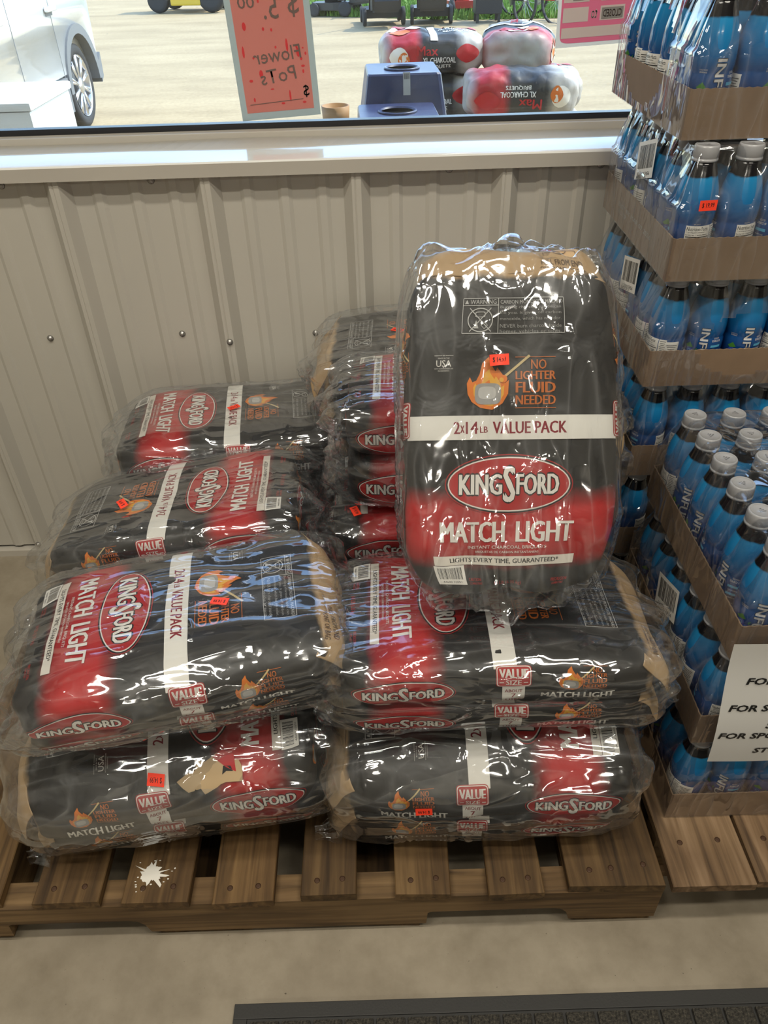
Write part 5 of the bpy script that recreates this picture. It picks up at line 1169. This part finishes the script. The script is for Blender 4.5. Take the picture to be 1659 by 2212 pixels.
# ================================================================== MOWERS AND BICYCLES AT THE FAR EDGE
def wheel_mesh(bm, p, r, w_, mi=0, mi2=1):
    rot = Matrix.Translation(p) @ Matrix.Rotation(R(90), 4, 'Y')
    add_lathe(bm, [(r * .62, -w_ / 2), (r * .95, -w_ / 2), (r, -w_ * .3), (r, w_ * .3), (r * .95, w_ / 2), (r * .62, w_ / 2)], 20, mi, rot); add_lathe(bm, [(0.01, -w_ * .4), (r * .63, -w_ * .35), (r * .63, w_ * .35), (0.01, w_ * .4)], 16, mi2, rot)
def mower(label, x, y, rz, deckm, hubm, bag=True, sc=1.0):
    t = empty('push_mower', (x, y, 0), (0, 0, rz)); t.scale = (sc, sc, sc); tag(t, label, 'lawn mower', 'lawn mowers at the edge of the lot')
    bm = bmesh.new(); add_prism(bm, [(-.25, -.30), (.25, -.30), (.27, -.1), (.25, .22), (.12, .36), (-.12, .36), (-.25, .22), (-.27, -.1)], .09, .20); link('deck', bm_mesh('deck', bm, deckm), t)
    bm = bmesh.new(); add_lathe(bm, [(.15, .20), (.16, .30), (.12, .36), (.05, .38), (.001, .38)], 20); add_box(bm, (0, -.14, .28), (.18, .12, .14), None, .02); link('engine', bm_mesh('engine', bm, MT['black_plastic']), t)
    for sx in (-1, 1):
        for yy, r in ((-.32, .115), (.26, .10)):
            bm = bmesh.new(); wheel_mesh(bm, (sx * .28, yy, r), r, .05); link('wheel', bm_mesh('wheel', bm, [MT['tyre'], hubm]), t)
    bm = bmesh.new(); add_tube(bm, (-.2, -.28, .2), (-.22, -.85, .95), .012); add_tube(bm, (.2, -.28, .2), (.22, -.85, .95), .012); add_tube(bm, (-.22, -.85, .95), (.22, -.85, .95), .012); link('handle', bm_mesh('handle', bm, MT['black_plastic']), t)
    if bag:
        bm = bmesh.new(); add_prism(bm, [(-.36, .16), (-.80, .20), (-.86, .36), (-.74, .58), (-.42, .46)], -.2, .2, 'X'); bmesh.ops.bevel(bm, geom=bm.edges[:], offset=.03, segments=2, affect='EDGES'); link('grass_bag', bm_mesh('grass_bag', bm, MT['black_plastic']), t)
mower('push mower with lime wheels, left of the black mowers across the lot', -0.62, 16.4, R(70), MT['black_plastic'], MT['lime'], True, 1.0)
mower('grey push mower with lime hubs beside the flower sign across the lot', -1.9, 16.5, R(100), MT['greybox'], MT['lime'], True)
mower('black push mower, first of the dark pair across the lot', 0.22, 14.85, R(4), MT['black_plastic'], MT['greybox'], True, 1.1)
mower('black push mower, second of the dark pair across the lot', 1.02, 14.85, R(-3), MT['black_plastic'], MT['greybox'], True, 1.1)
mower('push mower with red deck and white hubs across the lot', 1.62, 16.1, R(15), MT['redp'], MT['alloy'], False)
bx = empty('grill_cart', (1.90, 14.6, 0)); tag(bx, 'black boxy grill cart between the mowers and the bicycles', 'grill')
box_obj('cabinet', (0, 0, .42), (.42, .4, .6), MT['black_plastic'], bx, .01); box_obj('paper_tag', (.05, -.205, .60), (.14, .004, .22), MT['paper'], bx)
for sx in (-.17, .17):
    for sy in (-.16, .16): box_obj('leg', (sx, sy, .06), (.04, .04, .12), MT['black_plastic'], bx)
rm_ = empty('riding_mower', (-3.35, 18.1, 0), (0, 0, R(80))); tag(rm_, 'yellow riding mower at the far left of the lot', 'lawn mower')
bm = bmesh.new(); add_box(bm, (0, .1, .5), (.5, 1.2, .28), None, .05); add_box(bm, (0, .55, .7), (.45, .6, .3), None, .06); link('mower_body', bm_mesh('mower_body', bm, MT['yellow']), rm_)
box_obj('seat', (0, -.35, .82), (.4, .4, .35), MT['black_plastic'], rm_, .06); box_obj('cutting_deck', (0, .05, .2), (1.0, .6, .16), MT['yellow'], rm_, .03)
for sx in (-1, 1):
    for yy, r in ((-.45, .26), (.62, .20)):
        bm = bmesh.new(); wheel_mesh(bm, (sx * .40, yy, r), r, .18); link('wheel', bm_mesh('wheel', bm, [MT['tyre'], MT['yellow']]), rm_)
def bike(label, x, y, rz, frm):
    t = empty('bicycle', (x, y, 0), (R(4), 0, rz)); tag(t, label, 'bicycle', 'bicycles parked on the grass edge')
    for yy in (-.52, .52):
        bm = bmesh.new(); rot = Matrix.Translation((0, yy, .34)) @ Matrix.Rotation(R(90), 4, 'Y')
        add_lathe(bm, [(.312, -.018), (.335, -.018), (.34, 0), (.335, .018), (.312, .018), (.306, 0), (.312, -.018)], 40, 0, rot, False); wh = link('wheel', bm_mesh('wheel', bm, MT['tyre']), t)
        bm = bmesh.new()
        for k in range(16): th = 2 * math.pi * k / 16; add_tube(bm, (0, yy, .34), (0, yy + .31 * math.cos(th), .34 + .31 * math.sin(th)), .0022, 4)
        add_lathe(bm, [(.02, -.03), (.02, .03)], 10, 0, rot); link('spokes', bm_mesh('spokes', bm, MT['chrome']), wh)
    bm = bmesh.new()
    for a_, b_ in (((0, -.52, .34), (0, -.05, .30)), ((0, -.52, .34), (0, -.18, .78)), ((0, -.05, .30), (0, -.22, .90)), ((0, -.05, .30), (0, .38, .72)), ((0, -.18, .78), (0, .34, .84)), ((0, .52, .34), (0, .34, .88))): add_tube(bm, a_, b_, .018)
    link('frame', bm_mesh('frame', bm, frm), t)
    bm = bmesh.new(); add_tube(bm, (-.3, .32, .98), (.3, .32, .98), .014); add_tube(bm, (0, .34, .86), (0, .32, .98), .016); link('handlebar', bm_mesh('handlebar', bm, MT['black_plastic']), t)
    bm = bmesh.new(); add_box(bm, (0, -.24, .93), (.15, .26, .06), None, .025); link('saddle', bm_mesh('saddle', bm, MT['black_plastic']), t)
    bm = bmesh.new(); add_lathe(bm, [(.09, -.01), (.09, .01)], 20, 0, Matrix.Translation((.05, -.05, .30)) @ Matrix.Rotation(R(90), 4, 'Y')); add_tube(bm, (.07, -.05, .30), (.09, .06, .18), .01); add_tube(bm, (-.07, -.05, .30), (-.09, -.16, .42), .01); link('crank', bm_mesh('crank', bm, MT['chrome']), t)
bike('bicycle with dark frame, leftmost of the parked bicycles', 2.22, 14.7, R(22), MT['black_plastic'])
bike('bicycle with red frame, middle of the parked bicycles', 2.62, 14.6, R(32), MT['redp'])
bike('bicycle with pale frame, rightmost of the parked bicycles', 2.98, 14.7, R(24), MT['greybox'])
